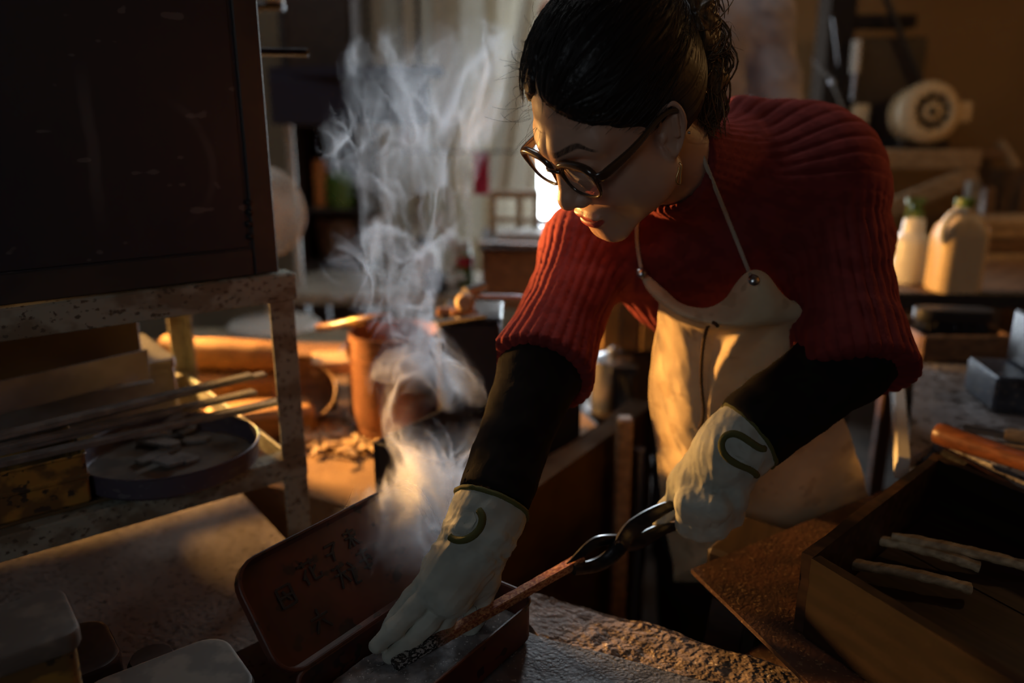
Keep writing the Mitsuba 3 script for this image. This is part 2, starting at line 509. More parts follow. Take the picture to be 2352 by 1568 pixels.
mat('m_black_cloth', P_(mottle((0.016, 0.013, 0.011), (0.011, 0.009, 0.008), 50), 0.95, spec=0.1), grit(600), 0.0004)
mat('m_trousers', P_((0.020, 0.018, 0.020), 0.9))
mat('m_glove', P_(mottle((0.47, 0.485, 0.42), (0.38, 0.39, 0.335), 40, 0.3, 0.7), 0.7, spec=0.35))
mat('m_trim', P_((0.085, 0.085, 0.020), 0.8))
mat('m_shirt', P_(mottle((0.50, 0.455, 0.45), (0.38, 0.35, 0.36), 16), 0.9, sheen=0.3))
mat('m_shirt_dark', P_((0.05, 0.05, 0.056), 0.9))
mat('m_hair', P_((0.013, 0.010, 0.009), 0.42, spec=0.4))
mat('m_hair_tail_lit', P_(wood_tex((0.21, 0.115, 0.047), (0.060, 0.034, 0.017), (0.1, 0.1, 1), 420, 0.03), 0.38, spec=0.5))  # same dark hair, the warm back light put into the brown
mat('m_frame', P_((0.040, 0.020, 0.010), 0.15, spec=0.6, clearcoat=1.0, clearcoat_gloss=0.95))
mat('m_lens', {'type': 'thindielectric', 'int_ior': 1.62}, two=False)
mat('m_gold', P_((0.75, 0.50, 0.22), 0.25, 1.0))
mat('m_copper', P_(mottle((0.32, 0.15, 0.085), (0.23, 0.10, 0.05), 16, 0.3, 0.7, (0.16, 0.09, 0.06), 60, 0.68), 0.42, 0.65))
mat('m_black_iron', P_((0.018, 0.018, 0.021), 0.5, 0.3))
mat('m_water', P_((0.006, 0.006, 0.007), 0.12, spec=0.5))
mat('m_navy', P_((0.022, 0.025, 0.042), 0.9, spec=0.1))
mat('m_soot', P_((0.028, 0.022, 0.018), 1.0, spec=0.0))
mat('m_white', P_((0.62, 0.60, 0.54), 0.4))
mat('m_sheet_metal', P_(mottle((0.33, 0.305, 0.30), (0.20, 0.18, 0.175), 26, 0.3, 0.7, (0.07, 0.05, 0.04), 90, 0.58), 0.55, 0.25), grit(150), 0.002)
mat('m_wall', P_(mottle((0.36, 0.215, 0.088), (0.29, 0.17, 0.068), 2.2, 0.3, 0.7), 0.9))
mat('m_wall_dark', P_(mottle((0.07, 0.042, 0.026), (0.04, 0.025, 0.016), 3), 0.9))
mat('m_plaster', P_(mottle((0.34, 0.28, 0.20), (0.26, 0.21, 0.145), 3), 0.9))
mat('m_panel', P_(mottle((0.34, 0.19, 0.065), (0.15, 0.085, 0.034), 7, 0.3, 0.7), 0.8))
mat('m_sacking', P_(mottle((0.34, 0.29, 0.19), (0.23, 0.20, 0.135), 18), 0.95), grit(240), 0.002)
mat('m_leather', P_(mottle((0.095, 0.056, 0.027), (0.042, 0.025, 0.014), 9, 0.3, 0.7), 1.0, spec=0.05), grit(60), 0.004)
mat('m_green', P_((0.07, 0.13, 0.02), 0.4))
mat('m_crimson', P_((0.33, 0.012, 0.035), 0.6))
mat('m_orange', P_((0.55, 0.18, 0.04), 0.5))
mat('m_frosted', P_((0.62, 0.60, 0.54), 0.35, spec=0.6, clearcoat=0.6))
mat('m_jug', P_((0.62, 0.46, 0.26), 0.4, spec=0.5))
mat('m_blue_steel', P_(mottle((0.075, 0.09, 0.125), (0.045, 0.05, 0.062), 30, 0.3, 0.7, (0.22, 0.2, 0.18), 160, 0.64), 0.4, 0.5))
mat('m_clear', {'type': 'dielectric', 'int_ior': 1.45}, two=False)
mat('m_emit_back', P_((0.3, 0.3, 0.3), 0.6))


# ---------------------------------------------------------------- the setting
def struct(name, mesh, m, smooth=30):
    key = numbered(name)
    scene[key] = mikit.ply(mesh, m, smooth=smooth)
    labels[key] = {'kind': 'structure'}
    return key


def slab_box(x0, x1, y0, y1, z0, z1, r=0.004):
    return place(bbox(x1 - x0, y1 - y0, z1 - z0, r), [(x0 + x1) / 2, (y0 + y1) / 2, (z0 + z1) / 2])


struct('floor', slab_box(-2.3, 2.7, -1.8, 4.1, -0.1, 0.0), 'm_floor')
struct('ceiling', slab_box(-2.3, 2.7, -1.8, 4.1, 2.62, 2.7), 'm_wall_dark')
struct('wall_left', cat(slab_box(-2.3, -2.17, -1.8, 0.02, 0, 2.62), slab_box(-2.3, -2.17, 0.88, 4.1, 0, 2.62), slab_box(-2.3, -2.17, 0.02, 0.88, 0, 1.5), slab_box(-2.3, -2.17, 0.02, 0.88, 2.2, 2.62)), 'm_wall_dark')
struct('wall_right', slab_box(2.55, 2.7, -1.8, 4.1, 0, 2.62), 'm_wall')
struct('wall_front', cat(slab_box(-2.17, -1.46, -1.8, -1.67, 0, 2.62), slab_box(-0.34, 2.55, -1.8, -1.67, 0, 2.62), slab_box(-1.46, -0.34, -1.8, -1.67, 0, 1.32), slab_box(-1.46, -0.34, -1.8, -1.67, 2.18, 2.62)), 'm_wall_dark')
struct('wall_back', cat(slab_box(-2.17, 0.06, 3.92, 4.06, 0, 2.62), slab_box(0.66, 0.82, 3.92, 4.06, 0, 2.62), slab_box(0.06, 0.66, 3.92, 4.06, 2.12, 2.62)), 'm_plaster')
struct('wall_back_right', slab_box(0.80, 2.55, 3.32, 3.44, 0, 2.62), 'm_wall')
labels['door_1'] = {'kind': 'structure'}
for x in (0.055, 0.665):
    part('door_1', 'stile', slab_box(x - 0.02, x + 0.02, 3.86, 3.92, 0, 2.13), 'm_wood_dark')
for z in (0.06, 0.62, 2.115):
    part('door_1', 'rail', slab_box(0.075, 0.645, 3.865, 3.895, z - 0.022, z + 0.022), 'm_wood_dark')
labels['fill_skylight_3'] = {'kind': 'structure'}
part('fill_skylight_3', 'frame', cat(*[slab_box(-1.04, 0.14, y - 0.02, y + 0.02, 2.585, 2.62) for y in (2.11, 2.79)], *[slab_box(x - 0.02, x + 0.02, 2.13, 2.77, 2.585, 2.62) for x in (-1.02, 0.12)]), 'm_wood_dark')
labels['fill_window_1'] = {'kind': 'structure'}
labels['fill_window_2'] = {'kind': 'structure'}
part('fill_window_1', 'frame', cat(*[slab_box(-1.46, -0.34, -1.68, -1.64, z - 0.02, z + 0.02) for z in (1.32, 2.18)], *[slab_box(x - 0.02, x + 0.02, -1.68, -1.64, 1.34, 2.16) for x in (-1.44, -0.36)]), 'm_wood_dark')
part('fill_window_2', 'frame', cat(*[slab_box(-2.18, -2.14, 0.02, 0.88, z - 0.02, z + 0.02) for z in (1.5, 2.2)], *[slab_box(-2.18, -2.14, y - 0.02, y + 0.02, 1.52, 2.18) for y in (0.04, 0.86)]), 'm_wood_dark')


def poly_block(pts, z0, z1, edge=None):
    pts = np.asarray(pts, float)[:, :2]
    m = trimesh.creation.extrude_polygon(Polygon(pts), z1 - z0, engine='earcut')
    m.apply_translation([0, 0, z0])
    return m


# the raised hearth: concrete front part, dirt behind, a low kerb along its right side
F0, F1 = PZ(450, 1540, 0.5)[:2], PZ(630, 1455, 0.5)[:2]
fd = unit(F1 - F0)
fa, fb = F0 - fd * 1.5, F1 + fd * 0.27
C0, C1 = PZ(690, 1275, 0.5)[:2], PZ(560, 1138, 0.5)[:2]
h1 = poly_block([fa, fb, fb + (-0.02, 0.06), C0, C1, C1 + (C1 - C0) * 2.2, fa + (-0.6, 0.9)], 0.0, 0.5)
h1 = disp(fine(h1, 0.05), 0.0015, 14, 3)
solo('hearth_slab', h1, 'm_concrete', 'grey brown gritty concrete slab under the steel stand', 'slab', smooth=25)
K0, K1 = PZ(1232, 1120, 0.6)[:2], PZ(1440, 972, 0.6)[:2]
kd = unit(K1 - K0)
kn = np.array([kd[1], -kd[0]])
h2 = poly_block([fb + (-0.42, 0.30), fb + (-0.03, 0.10), K0 - kd * 0.2 - kn * 0.078, K1 + kd * 0.12 - kn * 0.078, (-0.02, 2.33), (-2.1, 2.33), (-2.1, 1.0), (-1.3, 0.75)], 0.0, 0.496)
solo('hearth_bed', disp(fine(h2, 0.07), 0.004, 8, 5), 'm_dirt', 'bare orange lit earth bed behind the steel stand leg', 'earth bed', smooth=25)
kb = poly_block([K0 - kd * 0.22, K1 + kd * 0.12, K1 + kd * 0.12 - kn * 0.045, K0 - kd * 0.22 - kn * 0.045], 0.0, 0.6)
tk = thing('added_dark_tank', 'added black tank that darkens the bed along the brown kerb wall', 'tank')  # added only to make the bed behind the kerb dark
to = (K0 + K1) / 2 - kn * 0.165 - kd * 0.06
TQ = [np.array([*kd, 0]), np.array([*kn, 0])]
for nm, o_, sx_, sy_ in (('wall', kn * 0.075, 0.40, 0.008), ('wall', -kn * 0.075, 0.40, 0.008), ('end', kd * 0.196, 0.008, 0.14), ('end', -kd * 0.196, 0.008, 0.14)):
    part(tk, nm, place(bbox(sx_, sy_, 0.155, 0.002), [to[0] + o_[0], to[1] + o_[1], 0.5775], TQ[0], None, ZX), 'm_black_iron')
part(tk, 'water', place(bbox(0.382, 0.140, 0.012, 0.001), [to[0], to[1], 0.615], TQ[0], None, ZX), 'm_water')
solo('hearth_kerb', disp(fine(kb, 0.025), 0.007, 10, 9), 'm_leather', 'brown stained kerb wall of the hearth between the two arms', 'low wall', smooth=40)


# ---------------------------------------------------------------- steel stand, furnace cabinet and what lies on the shelf
LEG = np.array([-0.325, 1.095, 0.0])
BK = -BX                                            # away from the camera, along the stand's depth
DEEP, WIDE = 0.53, 0.95
stand = thing('steel_stand', 'grey green rusty angle iron stand that carries the dark cabinet', 'stand')


def angle_leg(o, z0, z1, sx, sy):
    a = place(bbox(0.036, 0.005, z1 - z0, 0.001), o + AX * 0 + BX * 0.0 + ZX * (z0 + z1) / 2, AX, None, ZX)
    b = place(bbox(0.005, 0.036, z1 - z0, 0.001), o + AX * (0.0155 * sx) + BK * (0.0155 * sy) + ZX * (z0 + z1) / 2, AX, None, ZX)
    return cat(a, b)


def aobj(o, w, dpt, z0, z1, r=0.0015):
    """A box along the stand's axes: o its centre in plan, w along AX, dpt along its depth."""
    return place(bbox(w, dpt, z1 - z0, r), [o[0], o[1], (z0 + z1) / 2], AX, None, ZX)


for o, sx, sy in ((LEG, 1, 1), (LEG + BK * DEEP, 1, -1), (LEG - AX * WIDE, -1, 1), (LEG - AX * WIDE + BK * DEEP, -1, -1)):
    part(stand, 'leg', angle_leg(o, 0.5, 0.905, sx, sy), 'm_paint')
mid = LEG - AX * WIDE / 2
for k in (0, 1):
    o = mid + BK * DEEP * k + BX * (0.004 if k == 0 else -0.004)
    part(stand, 'beam', cat(aobj(o, WIDE + 0.044, 0.005, 0.900, 0.9375), aobj(o + BK * (0.017 if k == 0 else -0.017), WIDE + 0.044, 0.036, 0.9335, 0.9385)), 'm_paint')
    part(stand, 'rail', cat(aobj(o, WIDE + 0.036, 0.005, 0.630, 0.662), aobj(o + BK * (0.016 if k == 0 else -0.016), WIDE + 0.036, 0.036, 0.658, 0.663)), 'm_paint')
for s in (0, -WIDE):
    o = LEG + AX * s + BK * DEEP / 2
    part(stand, 'side_beam', aobj(o, 0.005, DEEP, 0.900, 0.937), 'm_paint')
    part(stand, 'side_rail', aobj(o, 0.005, DEEP, 0.630, 0.662), 'm_paint')
part(stand, 'shelf', aobj(mid - AX * 0.075 + BK * DEEP / 2, WIDE - 0.15, DEEP - 0.03, 0.663, 0.668), 'm_olive')

cab = thing('furnace_cabinet', 'big dark steel cabinet with riveted frame standing on the angle iron stand', 'cabinet')
cz0, cz1 = 0.941, 1.75
CW, CD = WIDE + 0.01, 0.25
cc = LEG - AX * (WIDE / 2 + 0.005) + BK * (CD / 2 + 0.004)
part(cab, 'body', place(bbox(CW, CD, cz1 - cz0, 0.003), [cc[0], cc[1], (cz0 + cz1) / 2], AX, None, ZX), 'm_cabinet')
cf = cc + BX * (CD / 2)
rr = cf + AX * CW / 2
part(cab, 'frame_stile', aobj(rr - AX * 0.0165 + BX * 0.002, 0.033, 0.005, cz0, cz1), 'm_cabinet_frame')
part(cab, 'frame_rail', aobj(cf - AX * 0.0175 + BX * 0.002, CW - 0.035, 0.005, cz0, cz0 + 0.036), 'm_cabinet_frame')


def door_fn(p, n, uv):
    a = p.x * float(AX[0]) + p.y * float(AX[1]) - float(rr @ AX)       # 0 at the right edge
    z = p.z
    base = mikit.mix((0.018, 0.0195, 0.028), (0.026, 0.026, 0.031), mikit.smoothstep(0.3, 0.7, mikit.fbm(p.x * 6, p.y * 6, p.z * 3, 4)))
    wob = (mikit.fbm(p.x * 18, p.y * 18, p.z * 18, 3) - 0.5)
    blob = mikit.smoothstep(1.0, 0.8, dr.sqrt(dr.square((a + 0.405 + wob * 0.015) / 0.028) + dr.square((z - 1.22 + wob * 0.03) / 0.062)))
    drip = mikit.smoothstep(0.004, 0.0015, dr.abs(a + 0.388 + wob * 0.012 - (1.2 - z) * 0.06)) * mikit.smoothstep(0.93, 0.98, z) * mikit.smoothstep(1.22, 1.15, z)
    drip2 = mikit.smoothstep(0.010, 0.003, dr.abs(a + 0.215 + wob * 0.012)) * mikit.smoothstep(1.0, 1.1, z) * mikit.smoothstep(1.22, 1.15, z) * 0.35
    speck = mikit.smoothstep(0.76, 0.8, mikit.fbm(p.x * 42, p.y * 42, p.z * 60, 2))
    arc = mikit.smoothstep(0.008, 0.001, dr.abs(dr.sqrt(dr.square(a + 0.16) + dr.square(z - 1.09)) - 0.085 + wob * 0.01)) * mikit.smoothstep(-0.13, -0.09, a) * 0.4
    t = dr.clip(blob * 0.75 + drip * 0.7 + drip2 + speck * 0.55 + arc * mikit.noise(p.x * 30, p.y * 30, p.z * 30), 0, 1)
    return mikit.mix(base, (0.115, 0.115, 0.115), t)


mat('m_cabinet_door', P_(mikit.proc(door_fn), 0.5, spec=0.4))
part(cab, 'door', aobj(cf - AX * 0.0185 + BX * 0.0005, CW - 0.040, 0.004, cz0 + 0.0375, cz1 - 0.002), 'm_cabinet_door')
for k, (da, dz) in enumerate(((0.026, 0.10), (0.027, 0.115), (0.024, 0.083), (0.029, 0.128))):
    part(cab, 'weld_bead', disp(place(trimesh.creation.icosphere(2, 0.004), rr - AX * (0.037 - 0.003 * (k % 2)) + BX * 0.005 + ZX * (cz0 + dz - 0.03)), 0.0012, 300, k), 'm_black_iron')
solo('flat_plate', place(bbox(0.075, 0.05, 0.010, 0.002), U(652, 120, 1.24), unit((1, 0.25, 0)), None, ZX), 'm_dark_steel',
     'dark flat steel plate sticking out behind the cabinet right edge', 'plate')


def on_shelf(px, py, z):
    return PZ(px, py, z)


# brown tin on top of the grey lidded tin, both behind the strips
g = PZ(405, 845, 0.742)
gt = thing('lidded_tin', 'grey metal tin with a lid on the stand shelf under a brown tin', 'tin')
gw, gd = 0.42, 0.20
go = np.array([g[0], g[1], 0]) - AX * gw / 2 + BK * gd / 2
gm = rbox(gw, gd, 0.669, 0.744, 0.012)
part(gt, 'body', place(gm, go, AX, None, ZX), 'm_greytin')
part(gt, 'lid', place(rbox(gw + 0.005, gd + 0.005, 0.742, 0.761, 0.014), go, AX, None, ZX), 'm_greytin')
b = PZ(330, 822, 0.7625)
bo = np.array([b[0], b[1], 0]) - AX * 0.19 + BK * 0.085
solo('brown_tin', place(rbox(0.38, 0.17, 0.7625, 0.862, 0.006, 0.002), bo, AX, None, ZX), 'm_olive', 'dull brown square tin standing on the grey lidded tin', 'tin')

# yellow open tin at the left end and the round pan with offcuts
y = PZ(197, 1045, 0.735)
yo = np.array([y[0], y[1], 0]) - AX * 0.12 + BK * 0.075
yt = thing('yellow_tin', 'worn yellow open tin left of the round pan on the shelf', 'tin')
part(yt, 'body', place(open_tin(0.24, 0.15, 0.669, 0.738, 0.006), yo, AX, None, ZX), 'm_yellow')
part(yt, 'bead', place(loft([np.c_[rrect(0.24 + e, 0.15 + e, 0.006), np.full(28, z)] for e, z in ((0, 0.704), (0.004, 0.706), (0.004, 0.709), (0, 0.711))], False, False), yo, AX, None, ZX), 'm_yellow')
po = PZ(391, 1022, 0.698)
pan = thing('round_pan', 'dark purple round baking pan full of flat steel offcuts on the shelf', 'pan')
PR = 0.121
prof = [(0.0, 0.0), (PR - 0.006, 0.0), (PR - 0.001, 0.005), (PR, 0.030), (PR + 0.0015, 0.0315), (PR, 0.033), (PR - 0.002, 0.0315), (PR - 0.003, 0.008), (PR - 0.007, 0.0035), (0, 0.003)]
PZ0 = 0.669
part(pan, 'wall', place(lathe(prof, 64), [po[0], po[1], PZ0]), 'm_pan', smooth=40)
part(pan, 'base', place(lathe([(0, 0.003), (PR - 0.009, 0.003), (PR - 0.009, 0.0045), (0, 0.0045)], 48), [po[0], po[1], PZ0]), 'm_pan_floor')
lt = meshkit.text_mesh('\u00b7DOVAN', 0.0055, 0.0006)
lv = np.array(lt.vertices)
ang = math.atan2(*(PZ(535, 1070, 0.685) - po)[1::-1]) - 0.17 + lv[:, 0] / PR
part(pan, 'lettering', trimesh.Trimesh(np.c_[po[0] + (PR + 0.0004 + lv[:, 2]) * np.cos(ang), po[1] + (PR + 0.0004 + lv[:, 2]) * np.sin(ang), PZ0 + 0.013 + lv[:, 1]], lt.faces), 'm_dustlid', smooth=False)
offc = [((365, 1046), 118, 0.030, 62, 0), ((424, 1056), 75, 0.036, -22, 0), ((368, 1018), 110, 0.030, -17, 1), ((452, 1012), 70, 0.028, 12, 0), ((388, 1062), 72, 0.034, -28, 1),
        ((320, 1000), 80, 0.03, -8, 0), ((400, 985), 96, 0.028, 58, 2), ((352, 1000), 90, 0.026, 24, 2), ((430, 990), 60, 0.024, 66, 1)]
words_ = ['lying under the strips', 'in the middle of the pan', 'crossing the pile', 'at the right of the pile', 'nearest the pan rim', 'at the left of the pile', 'leaning up at the back of the pile', 'on top of the pile', 'at the far side of the pile']
for k, ((px, py), ln, wd, an, lev) in enumerate(offc):
    z = PZ0 + 0.006 + 0.005 * lev
    c = PZ(px, py, z)
    L = ln / FOC * 1.1
    q = np.array([(-L / 2, -wd / 2), (L / 2 - 0.006, -wd / 2), (L / 2, wd / 2 - 0.010), (L / 2 - 0.008, wd / 2), (-L / 2 + 0.004, wd / 2)])
    m = trimesh.creation.extrude_polygon(Polygon(q * (1, 0.72)), 0.0045, engine='earcut')
    th = math.radians(an)
    tilt = 0.0 if k != 6 else -0.35
    ex = np.array([math.cos(th) * math.cos(tilt), math.sin(th) * math.cos(tilt), -math.sin(tilt)])
    solo('steel_offcut', place(m, c + (ZX * 0.012 if k == 6 else 0), ex, unit(np.cross(ZX, ex))), 'm_bright_steel' if k == 6 else 'm_scale',
         f'flat grey steel offcut {words_[k]} in the round pan', 'steel piece', 'steel offcuts in the round pan', smooth=20)

# long steel strips lying across the tins
strips = [((-90, 1022), (578, 862), 0.757, 0.770, 0.020, 0.007), ((-60, 1024), (608, 858), 0.749, 0.7625, 0.016, 0.005), ((-90, 1058), (585, 899), 0.745, 0.741, 0.020, 0.006),
          ((-90, 1046), (415, 938), 0.7515, 0.748, 0.016, 0.006), ((-90, 1083), (648, 920), 0.744, 0.734, 0.018, 0.007), ((-80, 940), (352, 876), 0.762, 0.752, 0.014, 0.004)]
sl = ['topmost and widest of the strips', 'tip of it shows beyond the topmost strip', 'middle strip ending above the pan', 'lying over the middle strip', 'nearest strip reaching the stand leg', 'short strip by the grey tin']
for k, (p, q, za, zb, w, h) in enumerate(strips):
    solo('steel_strip', bar(PZ(*p, za), PZ(*q, zb), w, h, 0.0008), 'm_scale', f'long flat grey steel strip, {sl[k]}', 'steel strip', 'steel strips lying across the shelf')
pl = bar(PZ(-60, 935, 0.79), PZ(347, 838, 0.775), 0.003, 0.046, 0.001)
pl.apply_translation(BK * 0.014)
solo('sheet_offcut', pl, 'm_greytin', 'grey sheet metal piece leaning in front of the lidded tin', 'sheet metal')

# ---------------------------------------------------------------- dark block, charred beam, tin box with ash
bl = [PZ(1160, 1428, 0.565), PZ(1240, 1462, 0.565), PZ(1640, 1568, 0.565), PZ(1900, 1700, 0.565), PZ(1300, 2300, 0.565), PZ(500, 2100, 0.565), PZ(690, 1570, 0.565), PZ(1050, 1452, 0.565)]
m = poly_block(bl, 0.36, 0.565)
m = disp(fine(m, 0.012), 0.0014, 30, 4)
solo('iron_slab', m, 'm_slab', 'dark grey iron slab with a worn bright edge under the open tin', 'slab', smooth=35)
cb = [PZ(1180, 1400, 0.545), PZ(1225, 1374, 0.545), PZ(1330, 1402, 0.545), PZ(1480, 1440, 0.545), PZ(1660, 1500, 0.545), PZ(1960, 1590, 0.545), PZ(1940, 1690, 0.545), PZ(1640, 1590, 0.545), PZ(1240, 1475, 0.545)]
m = poly_block(cb, 0.40, 0.552)
m = disp(disp(fine(m, 0.007), 0.006, 22, 2, 4), 0.0014, 190, 6, 2)
solo('charred_beam', m, 'm_charwood', 'rough burnt timber edge glittering beside the iron slab', 'timber beam', smooth=50)

tin = thing('tin_box', 'dark red hinged tin box with open lid and black characters, full of ash', 'tin box')
HR = np.array([-0.066, 0.872])
E1, E2 = np.array([0.588, 0.809]), np.array([0.809, -0.588])
TL, TW = 0.262, 0.118
tc = HR - E1 * TL / 2 + E2 * TW / 2
e1, e2 = np.array([*E1, 0]), np.array([*E2, 0])
tbm = open_tin(TL, TW, 0.567, 0.618, 0.024)
part(tin, 'body', place(tbm, [*tc, 0], e1, -e2, ZX), 'm_tin_red')
ph = math.radians(37)
ly = math.cos(ph) * ZX - math.sin(ph) * e2          # up the lid
lz = math.cos(ph) * e2 + math.sin(ph) * ZX          # out of the lid towards the camera
LH = 0.122
lid_o = np.array([*(HR - E1 * TL / 2), 0.617]) + ly * (LH / 2 + 0.001) - lz * 0.004
lm = open_tin(TL + 0.004, LH, -0.012, 0.006, 0.028)
lid = part(tin, 'lid', place(lm, lid_o, -e1 * -1, ly, lz), 'm_tin_red')
ashm = np.c_[rrect(TL - 0.008, TW - 0.008, 0.022, 8), np.zeros(36)]
ring = [np.c_[rrect(max((TL - 0.008) * f, 0.001), max((TW - 0.008) * f, 0.001), 0.021 * f, 8), np.full(36, 0.585)] for f in (1, 0.8, 0.6, 0.4, 0.2)]
am = fine(loft([np.c_[ring[0][:, :2], np.full(36, 0.5685)]] + ring), 0.008)
av = np.array(am.vertices)
av[:, 2] += (av[:, 2] > 0.58) * (meshkit.fbm(av * 45, 3, 5) - 0.5) * 0.012
am.vertices = av
key = thing('ash', 'grey straw ash filling the open tin box', 'ash', kind='stuff')
scene[key] = mikit.ply(place(am, [*tc, 0], e1, -e2, ZX), 'm_ash', smooth=40)
# brush characters on the lid, each made of strokes in lid coordinates (x along the hinge, y up)
glyphs = [((-0.085, 0.010), 0.021, [[(-.4, .5), (-.4, -.5)], [(.4, .5), (.4, -.5)], [(-.4, .5), (.4, .5)], [(-.4, 0), (.4, 0)], [(-.4, -.5), (.4, -.5)], [(-.1, .3), (.2, -.3)]]),
          ((-0.048, 0.022), 0.024, [[(-.5, .35), (.5, .35)], [(-.2, .5), (-.2, .2)], [(.2, .5), (.2, .2)], [(-.15, .1), (-.45, -.3)], [(-.3, -.1), (-.3, -.6)], [(.4, .1), (.05, -.2)], [(.1, .15), (.1, -.5), (.5, -.5), (.5, -.3)]]),
          ((-0.012, 0.026), 0.019, [[(-.4, .5), (.4, .5)], [(.4, .5), (0, .1), (-.1, -.5)], [(-.5, .0), (.1, .0)]]),
          ((0.018, 0.030), 0.020, [[(-.4, .4), (.4, .4)], [(-.4, .1), (.4, .1)], [(0, .6), (0, -.5)], [(0, .1), (-.4, -.5)], [(0, .1), (.4, -.5)]]),
          ((-0.010, -0.004), 0.026, [[(-.5, .5), (.1, .5)], [(-.2, .6), (-.2, .2)], [(-.5, .2), (.1, .2)], [(-.2, .2), (-.4, -.4)], [(-.1, .2), (.1, -.3)], [(.3, .5), (.5, .2)], [(.2, .2), (.6, .1)], [(.4, .1), (.3, -.5), (.6, -.5)]]),
          ((0.022, 0.002), 0.022, [[(-.4, .4), (.4, .4)], [(0, .6), (0, -.6)], [(-.4, 0), (.4, 0)], [(-.3, -.4), (.3, -.4)], [(.2, .2), (.4, -.2)]]),
          ((-0.062, -0.030), 0.022, [[(-.5, .2), (.5, .2)], [(0, .6), (0, .2)], [(-.1, 0), (-.45, -.5)], [(.1, 0), (.45, -.5)]])]
for (gx, gy), gs, strokes in glyphs:
    ms = []
    for st in strokes:
        pts = [lid_o + (-e1 * -1) * (gx + a * gs) + ly * (gy + b * gs) + lz * -0.0074 for a, b in st]
        for a, b in zip(pts[:-1], pts[1:]):
            ms.append(bar(a, b, 0.0026, 0.0006, 0.0002, up=lz))
    part(lid, 'character', cat(*ms), 'm_ink')

# the hot bar and the tongs that hold it
B0, B1 = U(903, 1528, 0.845), U(1338, 1281, 0.955)
solo('hot_steel_bar', disp(fine(bar(B0, B1, 0.0135, 0.010, 0.0012), 0.004), 0.0006, 260, 3), 'm_bar', 'rusty square steel bar, orange lamp light in its colour, held over the ash by tongs', 'steel bar', smooth=30)
tongs = thing('tongs', 'black forged blacksmith tongs gripping the steel bar in the right glove', 'tongs')
PV = U(1412, 1250, 0.985)
upd = unit(np.cross(U(1560, 1180, 1.0) - U(1310, 1300, 0.95), FWD))


def strap_arm(pts, w, h):
    p = spline(pts, 30)
    t = np.gradient(p, axis=0)
    R = []
    for i in range(len(p)):
        ex = unit(t[i])
        ey = unit(np.cross(FWD, ex))
        ez = np.cross(ex, ey)
        ww, hh = np.interp(i / 29, np.linspace(0, 1, len(w)), w), np.interp(i / 29, np.linspace(0, 1, len(h)), h)
        R.append(np.array([p[i] + ey * a * ww / 2 + ez * b * hh / 2 for a, b in ((1, .55), (.55, 1), (-.55, 1), (-1, .55), (-1, -.55), (-.55, -1), (.55, -1), (1, -.55))]))
    return loft(R)


part(tongs, 'jaw_arm', strap_arm([U(1303, 1302, 0.945), U(1330, 1278, 0.953), U(1365, 1247, 0.962), U(1410, 1241, 0.975), U(1455, 1246, 0.985), U(1505, 1222, 0.995), U(1560, 1205, 1.01), U(1640, 1160, 1.03)],
                                 [0.010, 0.012, 0.013, 0.020, 0.016, 0.011, 0.010, 0.009], [0.010, 0.011, 0.012, 0.013, 0.012, 0.010, 0.009, 0.009]), 'm_dark_steel', smooth=40)
part(tongs, 'jaw_arm', strap_arm([U(1318, 1308, 0.940), U(1345, 1303, 0.948), U(1390, 1287, 0.958), U(1425, 1252, 0.962), U(1440, 1228, 0.975), U(1490, 1186, 0.985), U(1560, 1152, 1.0), U(1640, 1112, 1.03)],
                                 [0.012, 0.016, 0.018, 0.021, 0.016, 0.011, 0.010, 0.009], [0.010, 0.012, 0.013, 0.013, 0.012, 0.010, 0.009, 0.009]), 'm_dark_steel', smooth=40)
part(tongs, 'rivet', place(lathe([(0, -0.012), (0.005, -0.012), (0.007, -0.009), (0.005, -0.007), (0.005, 0.007), (0.007, 0.009), (0.005, 0.012), (0, 0.012)], 16), U(1420, 1250, 0.966), RGT, None, FWD), 'm_dark_steel')

# ---------------------------------------------------------------- tins close to the camera at the lower left
k0 = PZ(186, 1448, 0.70)
c1 = thing('yellow_can', 'yellow can with a dusty grey lid at the lower left corner', 'can')
o1 = np.array([k0[0], k0[1], 0]) - AX * 0.075 + BK * 0.045
part(c1, 'body', place(rbox(0.142, 0.084, 0.52, 0.688, 0.012), o1, AX, None, ZX), 'm_yellow')
part(c1, 'lid', place(rbox(0.152, 0.094, 0.681, 0.702, 0.016, 0.005), o1, AX, None, ZX), 'm_dustlid')
k0 = PZ(288, 1510, 0.58)
o2 = np.array([k0[0], k0[1], 0]) - AX * 0.062 + BK * 0.052
solo('dark_tin', place(rbox(0.125, 0.105, 0.502, 0.58, 0.028, 0.007), o2, AX, None, ZX), 'm_browntin', 'dark brown round cornered tin right behind the yellow can', 'tin')
k0 = PZ(395, 1500, 0.60)
o3 = np.array([k0[0], k0[1], 0]) - AX * 0.02 + BX * 0.055
c3 = thing('dusty_tin', 'grey brown tin with rounded lid cut off by the bottom edge', 'tin')
part(c3, 'body', place(rbox(0.145, 0.112, 0.40, 0.585, 0.028, 0.004), o3, AX, None, ZX), 'm_browntin')
part(c3, 'lid', place(rbox(0.15, 0.117, 0.583, 0.603, 0.030, 0.006), o3, AX, None, ZX), 'm_dustlid')
k0 = PZ(318, 1520, 0.565)
solo('small_jar', place(lathe([(0, -0.063), (0.024, -0.063), (0.026, -0.058), (0.026, -0.008), (0.022, 0), (0, 0)], 28), [k0[0] + 0.01, k0[1] + 0.01, 0.565]), 'm_browntin', 'small dark round jar between the two brown tins', 'jar')


# ---------------------------------------------------------------- the woman
HM = np.array([[-0.573, -0.681, -0.457], [0.806, -0.365, -0.466], [0.15, -0.635, 0.758]])   # columns: her right, forward, up
HO = np.array([0.116, 0.900, 1.149])
HS = 0.95


